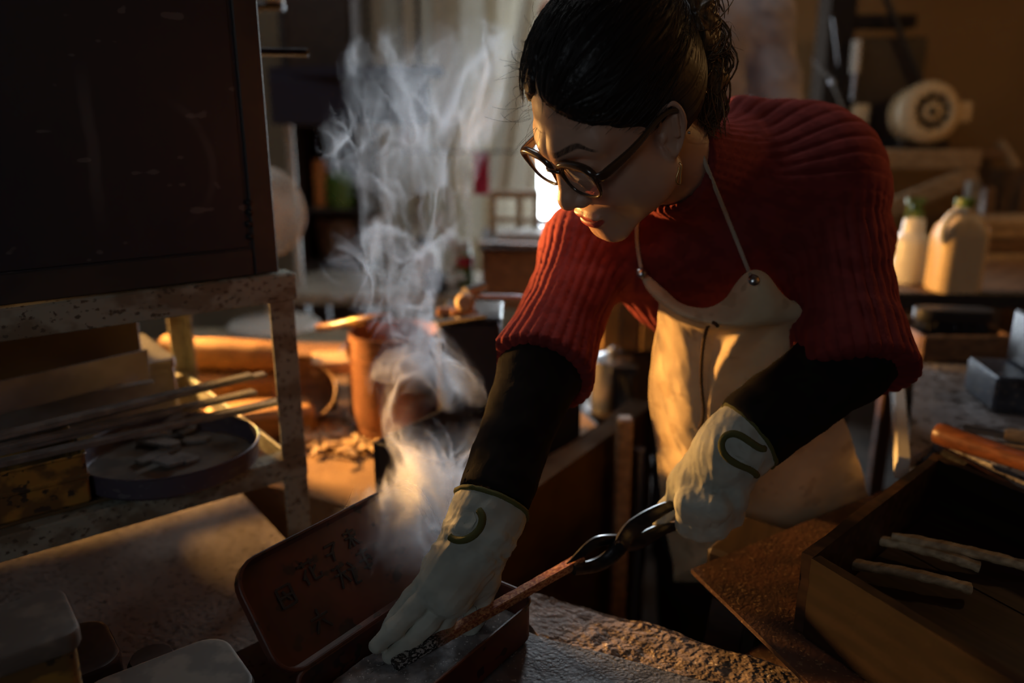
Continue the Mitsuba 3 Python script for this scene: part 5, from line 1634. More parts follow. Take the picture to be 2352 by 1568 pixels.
for k, (p0, p1, r) in enumerate((((902, 640), (885, 470), 0.010), ((965, 620), (962, 430), 0.012), ((1042, 620), (1035, 440), 0.009), ((925, 630), (952, 490), 0.008), ((1080, 620), (1068, 380), 0.008), ((838, 640), (850, 520), 0.009))):
    a = on_table(*p0, 0.26 + 0.02 * k)
    b = PY(*p1, a[1] + 0.05)
    solo('leaning_rod', tube([a, b], r, 8), 'm_wood_grey' if k % 2 else 'm_white', f'pale thin rod standing upright, {["leftmost but one", "thickest", "behind the vise", "slanting to the right", "tallest, left of the red cloth", "leftmost and shortest"][k]} on the table', 'rod', 'pale rods standing on the table behind the smoke')
a = PY(1105, 350, ta[1] + 0.45)
P = [[a + np.array([u * 0.055, 0.012 * math.sin(u * 7 + z * 20), -z]) for u in np.linspace(-0.5, 0.5, 7)] for z in np.linspace(0, 0.15, 6)]
key = solo('red_cloth', sheet(P, 0.004, 20, 20), 'm_crimson', 'crimson cloth hanging left of the slanting curtain', 'cloth', smooth=True)
a = PY(1108, 352, ta[1] + 0.455)
solo('cloth_line', tube([a + (-0.3, 0.0, 0.006), a + (0.12, 0.0, 0.006)], 0.004, 8), 'm_black_iron', 'dark rod that carries the crimson cloth', 'rod')
a = PY(932, 312, ta[1] + 0.2)
lb = thing('hanging_bulb', 'white unlit bulb hanging in the smoke below the hood', 'light bulb')
part(lb, 'glass', place(lathe([(0, -0.035), (0.02, -0.030), (0.029, -0.008), (0.026, 0.012), (0.014, 0.035), (0, 0.035)], 24), a), 'm_frosted', smooth=50)
part(lb, 'socket', place(lathe([(0, 0.033), (0.015, 0.033), (0.015, 0.075), (0.006, 0.085), (0, 0.085)], 18), a), 'm_white')
part(lb, 'cord', tube([a + (0, 0, 0.08), [a[0], a[1], 2.62]], 0.003, 6), 'm_black_iron')
rk = thing('wooden_rack', 'pale wooden rack standing on the chest beside the woman\'s sleeve', 'rack')
cy = U(1180, 620, 2.30)[1]
chest = thing('brown_chest', 'dark brown wooden chest behind the red sleeve', 'chest')
cA, cB = PY(1108, 700, cy), PY(1290, 700, cy)
cz = PY(1180, 566, cy)[2]
part(chest, 'body', slab_box(cA[0], cB[0], cy, cy + 0.4, tz + 0.004, cz - 0.012), 'm_wood_brown')
part(chest, 'lid', slab_box(cA[0] - 0.008, cB[0] + 0.008, cy - 0.008, cy + 0.41, cz - 0.012, cz), 'm_wood_dark')


def rk_bar(p, q, w):
    part(rk, 'bar', bar(p, q, w, w, 0.002), 'm_wood_pale')


yr = cy + 0.20
top_ = PY(1130, 446, yr)[2]
for x in (1132, 1192, 1232):
    p = PY(x, 446, yr)
    rk_bar([p[0], yr, cz + 0.001], [p[0], yr, top_ - 0.012], 0.020)
pa, pb = PY(1126, 446, yr), PY(1240, 446, yr)
rk_bar([pa[0], yr, top_], [pb[0], yr, top_], 0.024)
pa, pb = PY(1138, 500, yr), PY(1300, 508, yr)
rk_bar([pa[0], yr - 0.022, pa[2]], [pb[0], yr - 0.022, pb[2]], 0.016)
solo('paper_stack', cat(*[place(bbox(0.15, 0.10, 0.006, 0.001), [PY(1200, 540, cy + 0.08)[0] + 0.004 * math.sin(k * 3), cy + 0.085, cz + 0.0035 + 0.0065 * k], unit((1, 0.03 * math.sin(k * 5), 0))) for k in range(5)]), 'm_white', 'bright stack of pale papers on the brown chest', 'papers')
solo('steel_file', bar(PY(1100, 548, cy + 0.05) * (1, 1, 0) + (0, 0, cz + 0.006), PY(1250, 585, cy - 0.0) * (1, 1, 0) + (0, 0, cz + 0.006), 0.02, 0.008), 'm_bright_steel', 'bright steel file lying on the front of the brown chest', 'file')

# seen between the arm and the apron
y0 = U(1450, 700, 1.95)[1]
pn = thing('partition', 'stained wooden partition glowing orange between sleeve and apron', 'panel')
a, b = PY(1380, 780, y0), PY(1560, 780, y0)
zt = PY(1450, 600, y0)[2]
for k in range(4):
    w_ = (b[0] - a[0]) / 4
    part(pn, 'board', slab_box(a[0] + k * w_ + 0.001, a[0] + (k + 1) * w_ - 0.001, y0 + 0.003 * (k % 2), y0 + 0.03, a[2] - 0.03, zt), 'm_panel')
for x in (a[0] + 0.02, b[0] - 0.02):
    part(pn, 'post', slab_box(x - 0.015, x + 0.015, y0 + 0.03, y0 + 0.06, 0, zt), 'm_wood_dark')
part(pn, 'base_board', slab_box(a[0], b[0], y0 + 0.004, y0 + 0.03, 0.3, a[2] - 0.034), 'm_wood_dark')
y1 = U(1420, 1150, 1.42)[1]
a, b = PY(1404, 1380, y1), PY(1438, 1380, y1)
solo('wooden_post', slab_box(a[0], b[0], y1, y1 + 0.03, 0.0, PY(1420, 965, y1)[2]), 'm_wood_pale', 'narrow upright wooden post between the right arm and the apron', 'post')
a, b = U(1432, 850, 1.80), np.array([0.44, 1.86, 0.004])
rods = thing('fire_rake', 'thin dark iron rake leaning behind the apron edge', 'fire rake')
part(rods, 'shaft', tube([a, b], 0.006, 8), 'm_dark_steel')
part(rods, 'head', bar(a + (-0.03, 0, 0.0), a + (0.03, 0, 0.0), 0.012, 0.02), 'm_bright_steel')
y2 = U(1465, 1100, 1.5)[1]
p = PY(1466, 1090, y2)
solo('steel_pipe', tube([[p[0], y2, 0.0], [p[0], y2, PY(1466, 1030, y2)[2]]], 0.012, 14), 'm_bright_steel', 'shiny upright steel pipe beside the apron', 'pipe')
ct = thing('steel_pot', 'bright rimmed steel pot beside the red sleeve cuff', 'pot')
c = U(1405, 825, 1.86)
part(ct, 'body', place(lathe([(0, -0.12), (0.045, -0.12), (0.048, -0.11), (0.048, 0), (0.050, 0.002), (0.046, 0.002), (0.045, -0.108), (0, -0.11)], 32), c), 'm_bright_steel')
part(ct, 'knob', place(trimesh.creation.icosphere(3, 0.012), c + (0.0, -0.02, 0.028)), 'm_bright_steel', smooth=True)
part(ct, 'lid', place(lathe([(0, 0.018), (0.010, 0.018), (0.040, 0.006), (0.047, 0.003), (0, 0.003)], 32), c), 'm_bright_steel')
solo('pot_stand', place(lathe([(0, 0), (0.07, 0), (0.07, 0.02), (0.03, 0.05), (0.03, c[2] - 0.16), (0.06, c[2] - 0.125), (0.06, c[2] - 0.121), (0, c[2] - 0.121)], 24), [c[0], c[1], 0]), 'm_wood_dark', 'dark turned stand under the steel pot', 'stand')


# ---------------------------------------------------------------- right side
mb = thing('metal_bench', 'grey sheet metal bench with a worn white edge at the right', 'bench')
bz = 0.68
c = [PZ(2102, 838, bz), PZ(2088, 1060, bz), PZ(2146, 1035, bz) + (0.015, 0.03, 0), np.array([0.87, 0.66, bz]), np.array([1.9, 0.75, bz]), np.array([1.9, 1.71, bz]), np.array([PZ(2102, 838, bz)[0] + 0.07, 1.71, bz])]
part(mb, 'top', disp(fine(poly_block(c, bz - 0.012, bz), 0.05), 0.002, 12, 3), 'm_sheet_metal', smooth=30)
e0, e1_ = c[6], c[1]
part(mb, 'edge_strip', bar(e0 * (1, 1, 0) + (-0.008, 0, bz - 0.012), e1_ * (1, 1, 0) + (-0.008, 0, bz - 0.010), 0.018, 0.034), 'm_white')
for p in (c[6] + (0.05, -0.06, 0), c[2] + (0.1, 0.15, 0), np.array([1.8, 1.6, 0]), np.array([1.8, 0.85, 0])):
    part(mb, 'leg', slab_box(p[0] - 0.02, p[0] + 0.02, p[1] - 0.02, p[1] + 0.02, 0, bz - 0.012), 'm_black_iron')

# wooden tray with black brush
tr = thing('wooden_tray', 'shallow wooden tray at the back of the metal bench under the black frame', 'tray')
a, b = PZ(2112, 832, bz + 0.002), PZ(2325, 832, bz + 0.002)
tzz = PY(2200, 772, a[1])[2]
W_, D_ = b[0] - a[0], 0.17
ox, oy = (a[0] + b[0]) / 2, a[1] + D_ / 2
for nm, m in (('front', slab_box(a[0], b[0], a[1], a[1] + 0.012, bz + 0.002, tzz)), ('back', slab_box(a[0], b[0], a[1] + D_ - 0.012, a[1] + D_, bz + 0.002, tzz)),
              ('side', slab_box(a[0], a[0] + 0.012, a[1] + 0.013, a[1] + D_ - 0.013, bz + 0.002, tzz)), ('side', slab_box(b[0] - 0.012, b[0], a[1] + 0.013, a[1] + D_ - 0.013, bz + 0.002, tzz)),
              ('bottom', slab_box(a[0] + 0.013, b[0] - 0.013, a[1] + 0.013, a[1] + D_ - 0.013, bz + 0.002, bz + 0.02))):
    part(tr, nm, m, 'm_wood_brown' if nm != 'bottom' else 'm_wood_pale')
bp = np.array([ox + 0.01, oy, tzz + 0.012])
br = thing('black_brush', 'black bristle brush lying in the wooden tray', 'brush')
part(br, 'back', disp(place(rbox(0.155, 0.06, -0.012, 0.012, 0.028), bp + (0, 0, 0.012), unit((1, -0.15, 0))), 0.002, 40, 3), 'm_black_iron')
bt = []
for k in range(260):
    x, y = rng.uniform(-0.07, 0.07), rng.uniform(-0.024, 0.024)
    o = bp + (x, y, 0.0)
    bt.append(tube([o, o + (rng.normal(0, 0.003), rng.normal(0, 0.003), -0.032)], 0.0016, 4, caps=False))
part(br, 'bristles', cat(*bt), 'm_black_iron', kind='stuff')

# steel block, hammer and rods on the bench
sb = thing('steel_block', 'bluish steel block standing on the metal bench at the right border', 'steel block')
p = PZ(2300, 960, bz + 0.002)
part(sb, 'base', place(bbox(0.16, 0.12, 0.060, 0.004), [p[0] + 0.085, p[1] + 0.07, bz + 0.033], unit((1, -0.15, 0))), 'm_blue_steel')
part(sb, 'jaw', place(bbox(0.10, 0.09, 0.09, 0.004), [p[0] + 0.115, p[1] + 0.075, bz + 0.109], unit((1, -0.15, 0))), 'm_dark_steel')
hz = bz + 0.026
hmr = thing('hammer', 'hammer with a thick reddish wooden handle lying on the metal bench', 'hammer')
h0, h1 = PZ(2146, 992, hz), PZ(2480, 1100, hz)
pts = [h0 * (1 - t) + h1 * t for t in (0, 0.02, 0.08, 0.3, 0.6, 1)]
part(hmr, 'handle', tube(pts, [0.008, 0.0145, 0.0165, 0.0150, 0.0135, 0.013], 16), 'm_handle', smooth=50)
part(hmr, 'head', place(bbox(0.035, 0.11, 0.035, 0.006), h1, unit(h1 - h0)), 'm_dark_steel')
r0, r1 = PZ(2212, 982, bz + 0.012), PZ(2440, 1018, bz + 0.012)
key = thing('chisel', 'steel chisel with a pale wooden handle lying beyond the hammer', 'chisel')
part(key, 'handle', tube([r0 + (r1 - r0) * t for t in (0.42, 0.46, 0.8, 1)], [0.006, 0.010, 0.010, 0.008], 12), 'm_wood_pale', smooth=50)
part(key, 'blade', tube([r0, r0 + (r1 - r0) * 0.43], 0.0065, 8), 'm_bright_steel')
r0, r1 = PZ(2290, 1028, bz + 0.010), PZ(2450, 1050, bz + 0.010)
solo('wooden_dowel', tube([r0, r1], 0.008, 10), 'm_wood_pale', 'short pale wooden dowel behind the hammer handle', 'dowel')
r0, r1 = PZ(2168, 1040, bz + 0.008), PZ(2400, 1165, bz + 0.008)
key = thing('pliers', 'dark pliers lying in front of the hammer handle on the bench', 'pliers')
part(key, 'arm', tube(spline([r0, (r0 + r1) / 2 + (0, 0.012, 0), r1], 12), 0.006, 8), 'm_dark_steel', smooth=40)
part(key, 'arm', tube(spline([r0 + (0.01, -0.02, 0), (r0 + r1) / 2 + (0, -0.006, 0), r1 + (0, 0.03, 0)], 12), 0.006, 8), 'm_dark_steel', smooth=40)

# black steel frame table with bottles
bd = 1.835
a = U(2052, 690, bd)
fz1, fz0 = PY(2200, 671, a[1])[2], PY(2200, 707, a[1])[2]
ft = thing('black_table', 'black steel framed table behind the metal bench with bottles on it', 'table')
part(ft, 'front_bar', slab_box(a[0] - 0.005, 2.35, a[1] - 0.012, a[1] + 0.012, fz0, fz1), 'm_black_iron')
part(ft, 'top', slab_box(a[0], 2.35, a[1] + 0.014, a[1] + 0.42, fz1 - 0.022, fz1 - 0.002), 'm_wood_brown')
for x, y in ((a[0] + 0.016, a[1]), (a[0] + 0.016, a[1] + 0.40), (2.32, a[1]), (2.32, a[1] + 0.40)):
    part(ft, 'leg', slab_box(x - 0.018, x + 0.018, y - 0.011, y + 0.011, 0, fz0 - 0.001), 'm_rust' if y == a[1] else 'm_black_iron')
p = PZ(2082, 644, fz1 + 0.002)
k = p[1] * 0 + 1.0
hb = 0.16
key = thing('clear_bottle', 'smaller pale translucent bottle with a green spray top on the black table', 'bottle')
o = np.array([p[0], p[1], fz1 - 0.001])
part(key, 'body', place(lathe([(0, 0), (0.038, 0), (0.041, 0.004), (0.041, 0.095), (0.036, 0.112), (0.026, 0.122), (0.024, 0.150), (0.018, 0.16), (0, 0.16)], 32), o), 'm_frosted', smooth=40)
part(key, 'spray_top', cat(place(lathe([(0, 0.158), (0.019, 0.158), (0.019, 0.172), (0.011, 0.178), (0.011, 0.192), (0, 0.192)], 20), o), place(bbox(0.045, 0.014, 0.016, 0.003), o + (-0.006, -0.006, 0.196)), bar(o + (-0.02, -0.006, 0.188), o + (-0.026, -0.008, 0.155), 0.008, 0.006)), 'm_green')
p = PZ(2186, 664, fz1 + 0.002)
key = thing('plastic_jug', 'larger yellowish jug with a handle on the black table', 'jug')
o = np.array([p[0], p[1], fz1 - 0.001])
J = [np.c_[rrect(0.108 * s, 0.085 * s, 0.024 * s), np.full(28, z)] for s, z in ((0.92, 0), (1, 0.006), (1, 0.125), (0.9, 0.148), (0.55, 0.172), (0.34, 0.180), (0.34, 0.195))]
part(key, 'body', place(loft(J), o), 'm_jug', smooth=50)
part(key, 'cap', place(lathe([(0, 0.193), (0.021, 0.193), (0.021, 0.212), (0, 0.212)], 20), o), 'm_green')
part(key, 'handle', tube(spline([o + (-0.012, -0.03, 0.185), o + (-0.045, -0.035, 0.180), o + (-0.060, -0.035, 0.150), o + (-0.052, -0.03, 0.118)], 16), 0.008, 10), 'm_frosted', smooth=50)

# back right: bench with motor, braces, crate, machine
yb = U(2120, 360, 2.45)[1]
wb = thing('wooden_workbench', 'rough wooden workbench with a slanting brace under the electric motor', 'workbench')
xa, xb = PY(1880, 360, yb)[0], PY(2256, 360, yb)[0]
z1, z0 = PY(2120, 344, yb)[2], PY(2120, 388, yb)[2]
part(wb, 'front_beam', slab_box(xa, xb, yb, yb + 0.04, z0, z1), 'm_wood_pale')
part(wb, 'top', slab_box(xa, xb + 0.1, yb + 0.042, yb + 0.6, z1 - 0.03, z1 - 0.002), 'm_wood_brown')
part(wb, 'brace', bar(PY(1960, 512, yb + 0.02), PY(2240, 396, yb + 0.02), 0.03, 0.052), 'm_wood_pale')
for x in (xb + 0.015, xa + 0.04):
    part(wb, 'post', slab_box(x, x + 0.05, yb + 0.05, yb + 0.10, 0, z1 - 0.032), 'm_wood_dark')
mt = thing('electric_motor', 'round cream electric motor on the wooden workbench', 'motor')
mc = PY(2134, 258, yb + 0.10)
mc[2] = max(mc[2], z1 + 0.100)
fx = frame(RGT, np.cross((0, -1.0, 0), RGT), (0, -1.0, 0), mc)


def mput(m):
    m = m.copy()
    m.apply_transform(frame(RGT, np.cross(np.array([0.05, -1.0, 0.12]) / 1.008, RGT), np.array([0.05, -1.0, 0.12]) / 1.008, mc))
    return m


part(mt, 'housing', mput(lathe([(0, -0.09), (0.075, -0.09), (0.090, -0.08), (0.092, -0.02), (0.096, -0.01), (0.096, 0.005), (0.088, 0.018), (0.068, 0.026), (0.060, 0.024), (0.058, 0.0), (0.0, 0.0)], 48)), 'm_jug', smooth=40)
for k in range(10):
    a0 = 2 * math.pi * (k + 0.5) / 10
    m = trimesh.creation.extrude_polygon(Polygon([(0.026 * math.cos(a0 - .17), 0.026 * math.sin(a0 - .17)), (0.057 * math.cos(a0 - .09), 0.057 * math.sin(a0 - .09)), (0.057 * math.cos(a0 + .09), 0.057 * math.sin(a0 + .09)), (0.026 * math.cos(a0 + .17), 0.026 * math.sin(a0 + .17))]), 0.012, engine='earcut')
    m.apply_translation([0, 0, 0.002])
    part(mt, 'rib', mput(m), 'm_leather')
part(mt, 'hub', mput(lathe([(0.016, 0.002), (0.027, 0.002), (0.027, 0.018), (0.016, 0.020)], 28)), 'm_jug')
part(mt, 'shaft', mput(lathe([(0, 0.002), (0.010, 0.002), (0.010, 0.03), (0, 0.03)], 16)), 'm_dark_steel')
part(mt, 'terminal_box', place(bbox(0.045, 0.09, 0.065, 0.006), mc + (0.118, 0.05, 0.0)), 'm_jug')
part(mt, 'foot', slab_box(mc[0] - 0.08, mc[0] + 0.08, mc[1] + 0.0, mc[1] + 0.15, z1 - 0.001, mc[2] - 0.085), 'm_dark_steel')
ym_ = 0
mach = thing('belt_machine', 'dark belt driven machine in the shadow left of the motor', 'machine')
ym = yb + 0.29
a, b = PY(1955, 300, ym), PY(2105, 300, ym)
part(mach, 'body', slab_box(a[0], b[0], ym, ym + 0.30, z1, PY(2030, 85, ym)[2]), 'm_wood_dark')
a2, b2 = PY(1885, 300, ym), PY(1945, 300, ym)
part(mach, 'column', slab_box(a2[0], b2[0], ym + 0.02, ym + 0.14, z1, 2.2), 'm_soot')
part(mach, 'arm', slab_box(a2[0] + 0.01, b[0] - 0.03, ym + 0.03, ym + 0.12, PY(2030, 60, ym)[2], PY(2030, 30, ym)[2]), 'm_soot')
part(mach, 'belt', bar(PY(2020, -40, ym - 0.03), PY(2125, 215, ym - 0.03), 0.03, 0.010), 'm_black_iron')
part(mach, 'cylinder', tube([PY(1968, 92, ym - 0.03), PY(1962, 168, ym - 0.03)], 0.016, 14), 'm_frosted')
part(mach, 'rod', tube([PY(1962, 168, ym - 0.03), PY(1955, 230, ym - 0.03)], 0.009, 10), 'm_bright_steel')
part(mach, 'lever', tube([PY(1868, 135, ym - 0.02), PY(1910, 185, ym - 0.02), PY(1945, 268, ym - 0.02)], 0.005, 8), 'm_bright_steel')
part(mach, 'lever_ball', place(trimesh.creation.icosphere(3, 0.011), PY(1912, 188, ym - 0.025)), 'm_bright_steel', smooth=True)
part(mach, 'rod', tube([PY(1915, 40, ym - 0.02), PY(1928, 150, ym - 0.02)], 0.006, 8), 'm_dark_steel')
part(mach, 'chuck', place(bbox(0.05, 0.05, 0.07, 0.008), PY(1975, 265, ym - 0.04)), 'm_jug')
cr8 = thing('wooden_crate', 'slatted wooden crate at the right border below the motor', 'crate')
yc = U(2290, 600, 2.25)[1]
xa = PY(2262, 600, yc)[0]
fl = fz1 - 0.0
zb = PY(2300, 668, yc)[2]
for k in range(5):
    zz = PY(2300, 662 - 32 * k, yc)[2]
    part(cr8, 'slat', slab_box(xa, xa + 0.42, yc + 0.002 * (k % 2), yc + 0.018, zz - 0.016, zz + 0.018), 'm_wood_pale' if k in (2, 4) else 'm_wood_brown')
for x in (xa + 0.01, xa + 0.38):
    part(cr8, 'post', slab_box(x, x + 0.03, yc + 0.02, yc + 0.05, 0.0, PY(2300, 518, yc)[2]), 'm_wood_dark')
part(cr8, 'top_board', slab_box(xa - 0.05, xa + 0.45, yc - 0.01, yc + 0.12, PY(2300, 522, yc)[2], PY(2300, 512, yc)[2] + 0.012), 'm_wood_pale')
for k, (p0, p1) in enumerate((((2232, 640), (2236, 415)), ((2268, 640), (2272, 430)))):
    solo('upright_batten', bar(PY(*p0, yc + 0.16 + 0.05 * k) * (1, 1, 0), PY(*p1, yc + 0.16 + 0.05 * k), 0.03, 0.03, up=(0, 1, 0)), 'm_wood_grey' if k == 0 else 'm_wood_brown', f'{"pale" if k == 0 else "brown"} upright batten behind the wooden crate', 'batten')
solo('slanting_stick', bar(PY(2296, 325, yb + 0.3), PY(2338, 388, yb + 0.22), 0.02, 0.026, up=(0, 1, 0)), 'm_wood_pale', 'short slanting stick lit yellow at the right border', 'stick')
solo('stick_board', slab_box(PY(2296, 388, yb + 0.3)[0], 1.9, yb + 0.16, yb + 0.40, 0.0, PY(2320, 392, yb + 0.22)[2]), 'm_wood_brown', 'plain brown board standing behind the crate', 'board')

# wooden box with sticks, on a rusty plate
RZ = 0.70
q0, q1, q2 = PZ(1842, 1268, RZ), PZ(2145, 1040, RZ), PZ(2300, 1548, RZ)
v1, v2 = q1 - q0, unit(q2 - q0)
L1, L2 = np.linalg.norm(v1), 0.42
v1 = unit(v1)
wbx = thing('wooden_box', 'old dark wooden box with low walls holding three bark sticks', 'box')
FZ = 0.628


def wall(a, b, inn, name, wm='m_wood_box'):
    t = 0.013
    p = np.array([a, b, b + inn * t, a + inn * t])
    part(wbx, name, disp(fine(poly_block(p, FZ - 0.022, RZ), 0.02), 0.0012, 30, 2), wm, smooth=30)


n1 = unit(v2 - v1 * (v2 @ v1))
n2 = unit(v1 - v2 * (v1 @ v2))
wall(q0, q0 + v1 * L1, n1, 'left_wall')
wall(q0 + v2 * 0.013, q0 + v2 * L2, n2, 'near_wall', 'm_wood_box_shaded')
wall(q0 + v1 * (L1 - 0.0) + v2 * 0.013, q0 + v1 * (L1 - 0.0) + v2 * L2, -n2, 'far_wall', 'm_wood_box_shaded')
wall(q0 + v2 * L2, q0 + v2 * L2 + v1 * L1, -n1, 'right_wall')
nb = 5
for k in range(nb):
    s0, s1 = 0.014 + (L1 - 0.028) * k / nb, 0.014 + (L1 - 0.028) * (k + 1) / nb - 0.0018
    p = [q0 + v1 * s0 + v2 * 0.016, q0 + v1 * s1 + v2 * 0.016, q0 + v1 * s1 + v2 * (L2 - 0.016), q0 + v1 * s0 + v2 * (L2 - 0.016)]
    part(wbx, 'floor_plank', poly_block(p, FZ - 0.012, FZ + 0.001 * (k % 2)), 'm_wood_box')


def bark(p, q, w, h, sag, seed):
    pts = spline([p, (p + q) / 2 + np.array([0, 0, sag]), q], 22)
    rr_ = []
    t = np.gradient(pts, axis=0)
    for i in range(22):
        ex = unit(t[i])
        ey = unit(np.cross(ZX, ex))
        ez = np.cross(ex, ey)
        j = 1 + 0.07 * math.sin(i * 1.7 + seed)
        tip = min(1, (i + 0.6) / 2.5)
        rr_.append(np.array([pts[i] + ey * a * w / 2 * j * tip + ez * b * h / 2 * j for a, b in ((1, .3), (.6, 1), (-.6, 1), (-1, .3), (-1, -.4), (-.6, -1), (.6, -1), (1, -.4))]))
    return disp(fine(loft(rr_), 0.006), 0.0010, 120, seed)


SZ = FZ + 0.012
for k, (p, q, w_, lab) in enumerate((((2048, 1232), (2420, 1318), 0.015, 'farthest and brightest of the three'), ((2004, 1238), (2250, 1302), 0.014, 'middle one, tip leaning on the farthest'), ((1942, 1294), (2230, 1352), 0.014, 'nearest of the three'))):
    solo('bark_stick', bark(PZ(*p, SZ + (0.012 if k == 0 else 0.003)), PZ(*q, SZ), w_, 0.010, 0.004, k + 2), 'm_bark', f'split bark stick lit orange in the wooden box, {lab}', 'stick', 'bark sticks in the wooden box', smooth=35)
c = PZ(1992, 1192, FZ + 0.008)
solo('wood_splinter', bark(PZ(1972, 1222, FZ + 0.01), PZ(2008, 1180, FZ + 0.02), 0.008, 0.006, 0.001, 9), 'm_bark', 'short splinter against the left wall of the wooden box', 'splinter')
pz = 0.604
pl = [PZ(1588, 1306, pz), PZ(2060, 1112, pz), PZ(2150, 1180, pz), PZ(2352, 1700, pz), PZ(1880, 1590, pz)]
solo('rusty_plate', disp(fine(poly_block(pl, pz - 0.006, pz), 0.02), 0.0008, 25, 4), 'm_rust', 'rusty brown steel plate under the wooden box', 'steel plate', smooth=30)
cx = np.mean([p[:2] for p in pl], 0)
wst = thing('wooden_trestle', 'dark wooden trestle in shadow under the rusty plate', 'trestle')
part(wst, 'beam', place(bbox(0.42, 0.12, 0.07, 0.006), [cx[0] + 0.02, cx[1], pz - 0.042], unit((0.6, -0.5, 0))), 'm_wood_dark')
for s, u in ((-1, -1), (-1, 1), (1, -1), (1, 1)):
    ex = unit((0.6, -0.5, 0))
    ey = np.array([-ex[1], ex[0], 0])
    b0 = np.array([cx[0] + 0.02, cx[1], 0]) + ex * 0.17 * s
    part(wst, 'leg', bar(b0 + ey * 0.16 * u + (0, 0, 0.012), b0 + ey * 0.04 * u + (0, 0, pz - 0.08), 0.05, 0.05), 'm_wood_dark')
for sgn in (0, 1):
    q = q0 + v1 * (L1 * (0.25 + 0.5 * sgn)) + v2 * 0.21
st_ = PZ(1790, 1545, 0.50)
solo('stone', disp(fine(place(trimesh.creation.icosphere(3, 0.09), [st_[0] + 0.02, st_[1] - 0.02, 0.46], (1, 0, 0)), 0.012), 0.025, 12, 3), 'm_rust', 'rough brown stone at the bottom edge in front of the wooden box', 'stone', smooth=60)
solo('concrete_block', slab_box(-0.05, 0.30, 0.45, 0.80, 0.0, 0.36), 'm_floor', 'dark block under the iron slab and the burnt timber', 'block')


# ---------------------------------------------------------------- man standing behind
MD = 2.02
mS = {'hipl': None}
m_ch = U(1565, 60, MD + 0.05)
m_ax = np.array([0, 0, -1.0])
mx = m_ch[0]
my = m_ch[1]
MSL, MSR = np.array([mx + 0.205, my, 1.395]), np.array([mx - 0.20, my, 1.395])
MEL, MER = U(1815, 190, MD - 0.04), U(1292, 60, MD - 0.05)
MEL = np.array([mx + 0.285, my - 0.02, 1.125])
MER = U(1272, 30, MD)
MWL, MWR = MEL + np.array([-0.03, -0.12, -0.21]), np.array([mx - 0.13, my - 0.20, 1.16])
mp = thing('person', 'man in a grey shirt standing behind the woman, head out of view', 'person')


def f_mbody(p):
    d = s_ell(p, (mx, my, 1.70), (0.075, 0.095, 0.115))
    d = smin(d, s_ell(p, (mx, my - 0.03, 1.635), (0.055, 0.065, 0.06)), 0.03)
    d = smin(d, s_cone(p, (mx, my - 0.09, 1.70), (mx, my - 0.115, 1.665), 0.010, 0.015), 0.01)
    d = smin(d, s_cone(p, (mx, my + 0.01, 1.44), (mx, my, 1.62), 0.058, 0.052), 0.03)
    q = p - np.array([mx, my, 1.15])
    d = smin(d, s_ell(q, (0, 0, 0.08), (0.155, 0.095, 0.24)), 0.05)
    d = smin(d, s_cone(p, MSL, MSR, 0.05, 0.05), 0.05)
    for s, e, w_ in ((MSL, MEL, MWL), (MSR, MER, MWR)):
        d = smin(d, arm(p, s, e, w_, 0.045, 0.036, 0.027), 0.02)
        d = smin(d, s_cone(p, w_, w_ + unit(w_ - e) * 0.08, 0.030, 0.026), 0.02)
        for k in range(4):
            u_ = unit(np.cross(w_ - e, [0.3, 1, 0.2]))
            b_ = w_ + unit(w_ - e) * 0.08 + u_ * (k - 1.5) * 0.017
            d = smin(d, s_cone(p, b_, b_ + unit(w_ - e) * (0.06 + 0.012 * (k in (1, 2))), 0.0095, 0.0075), 0.006)
        d = smin(d, s_cone(p, w_ + unit(w_ - e) * 0.02, w_ + unit(w_ - e) * 0.07 - unit(np.cross(w_ - e, [0.3, 1, 0.2])) * 0.045, 0.013, 0.009), 0.008)
    for s in (-1, 1):
        d = smin(d, arm(p, np.array([mx + s * 0.09, my, 0.86]), np.array([mx + s * 0.10, my - 0.01, 0.46]), np.array([mx + s * 0.10, my + 0.02, 0.085]), 0.075, 0.05, 0.036), 0.03)
    return d


def f_shirt(p):
    q = p - np.array([mx, my, 1.15])
    d = s_ell(q, (0, 0, 0.06), (0.180, 0.118, 0.30))
    d = smin(d, s_cone(p, MSL, MSR, 0.070, 0.070), 0.06)
    fo = meshkit.fbm(p @ np.array([[7, 0, 5], [0, 8, 0], [-5, 0, 13]]), 3, 4) - 0.5
    d = smin(d, s_cone(p, MSL, MEL + unit(MEL - MSL) * 0.05, 0.072, 0.056), 0.03)
    d = smin(d, s_cone(p, MSR, MSR + (MER - MSR) * 0.62, 0.070, 0.062), 0.03)
    d = d - 0.030 * fo
    d = smax(d, 0.84 - p[:, 2], 0.01)
    d = smax(d, (p - MEL) @ unit(MEL - MSL) - 0.045, 0.01)
    hole = s_cone(p, (mx, my, 1.40), (mx, my - 0.01, 1.60), 0.066, 0.066)
    return np.maximum(d, -hole)


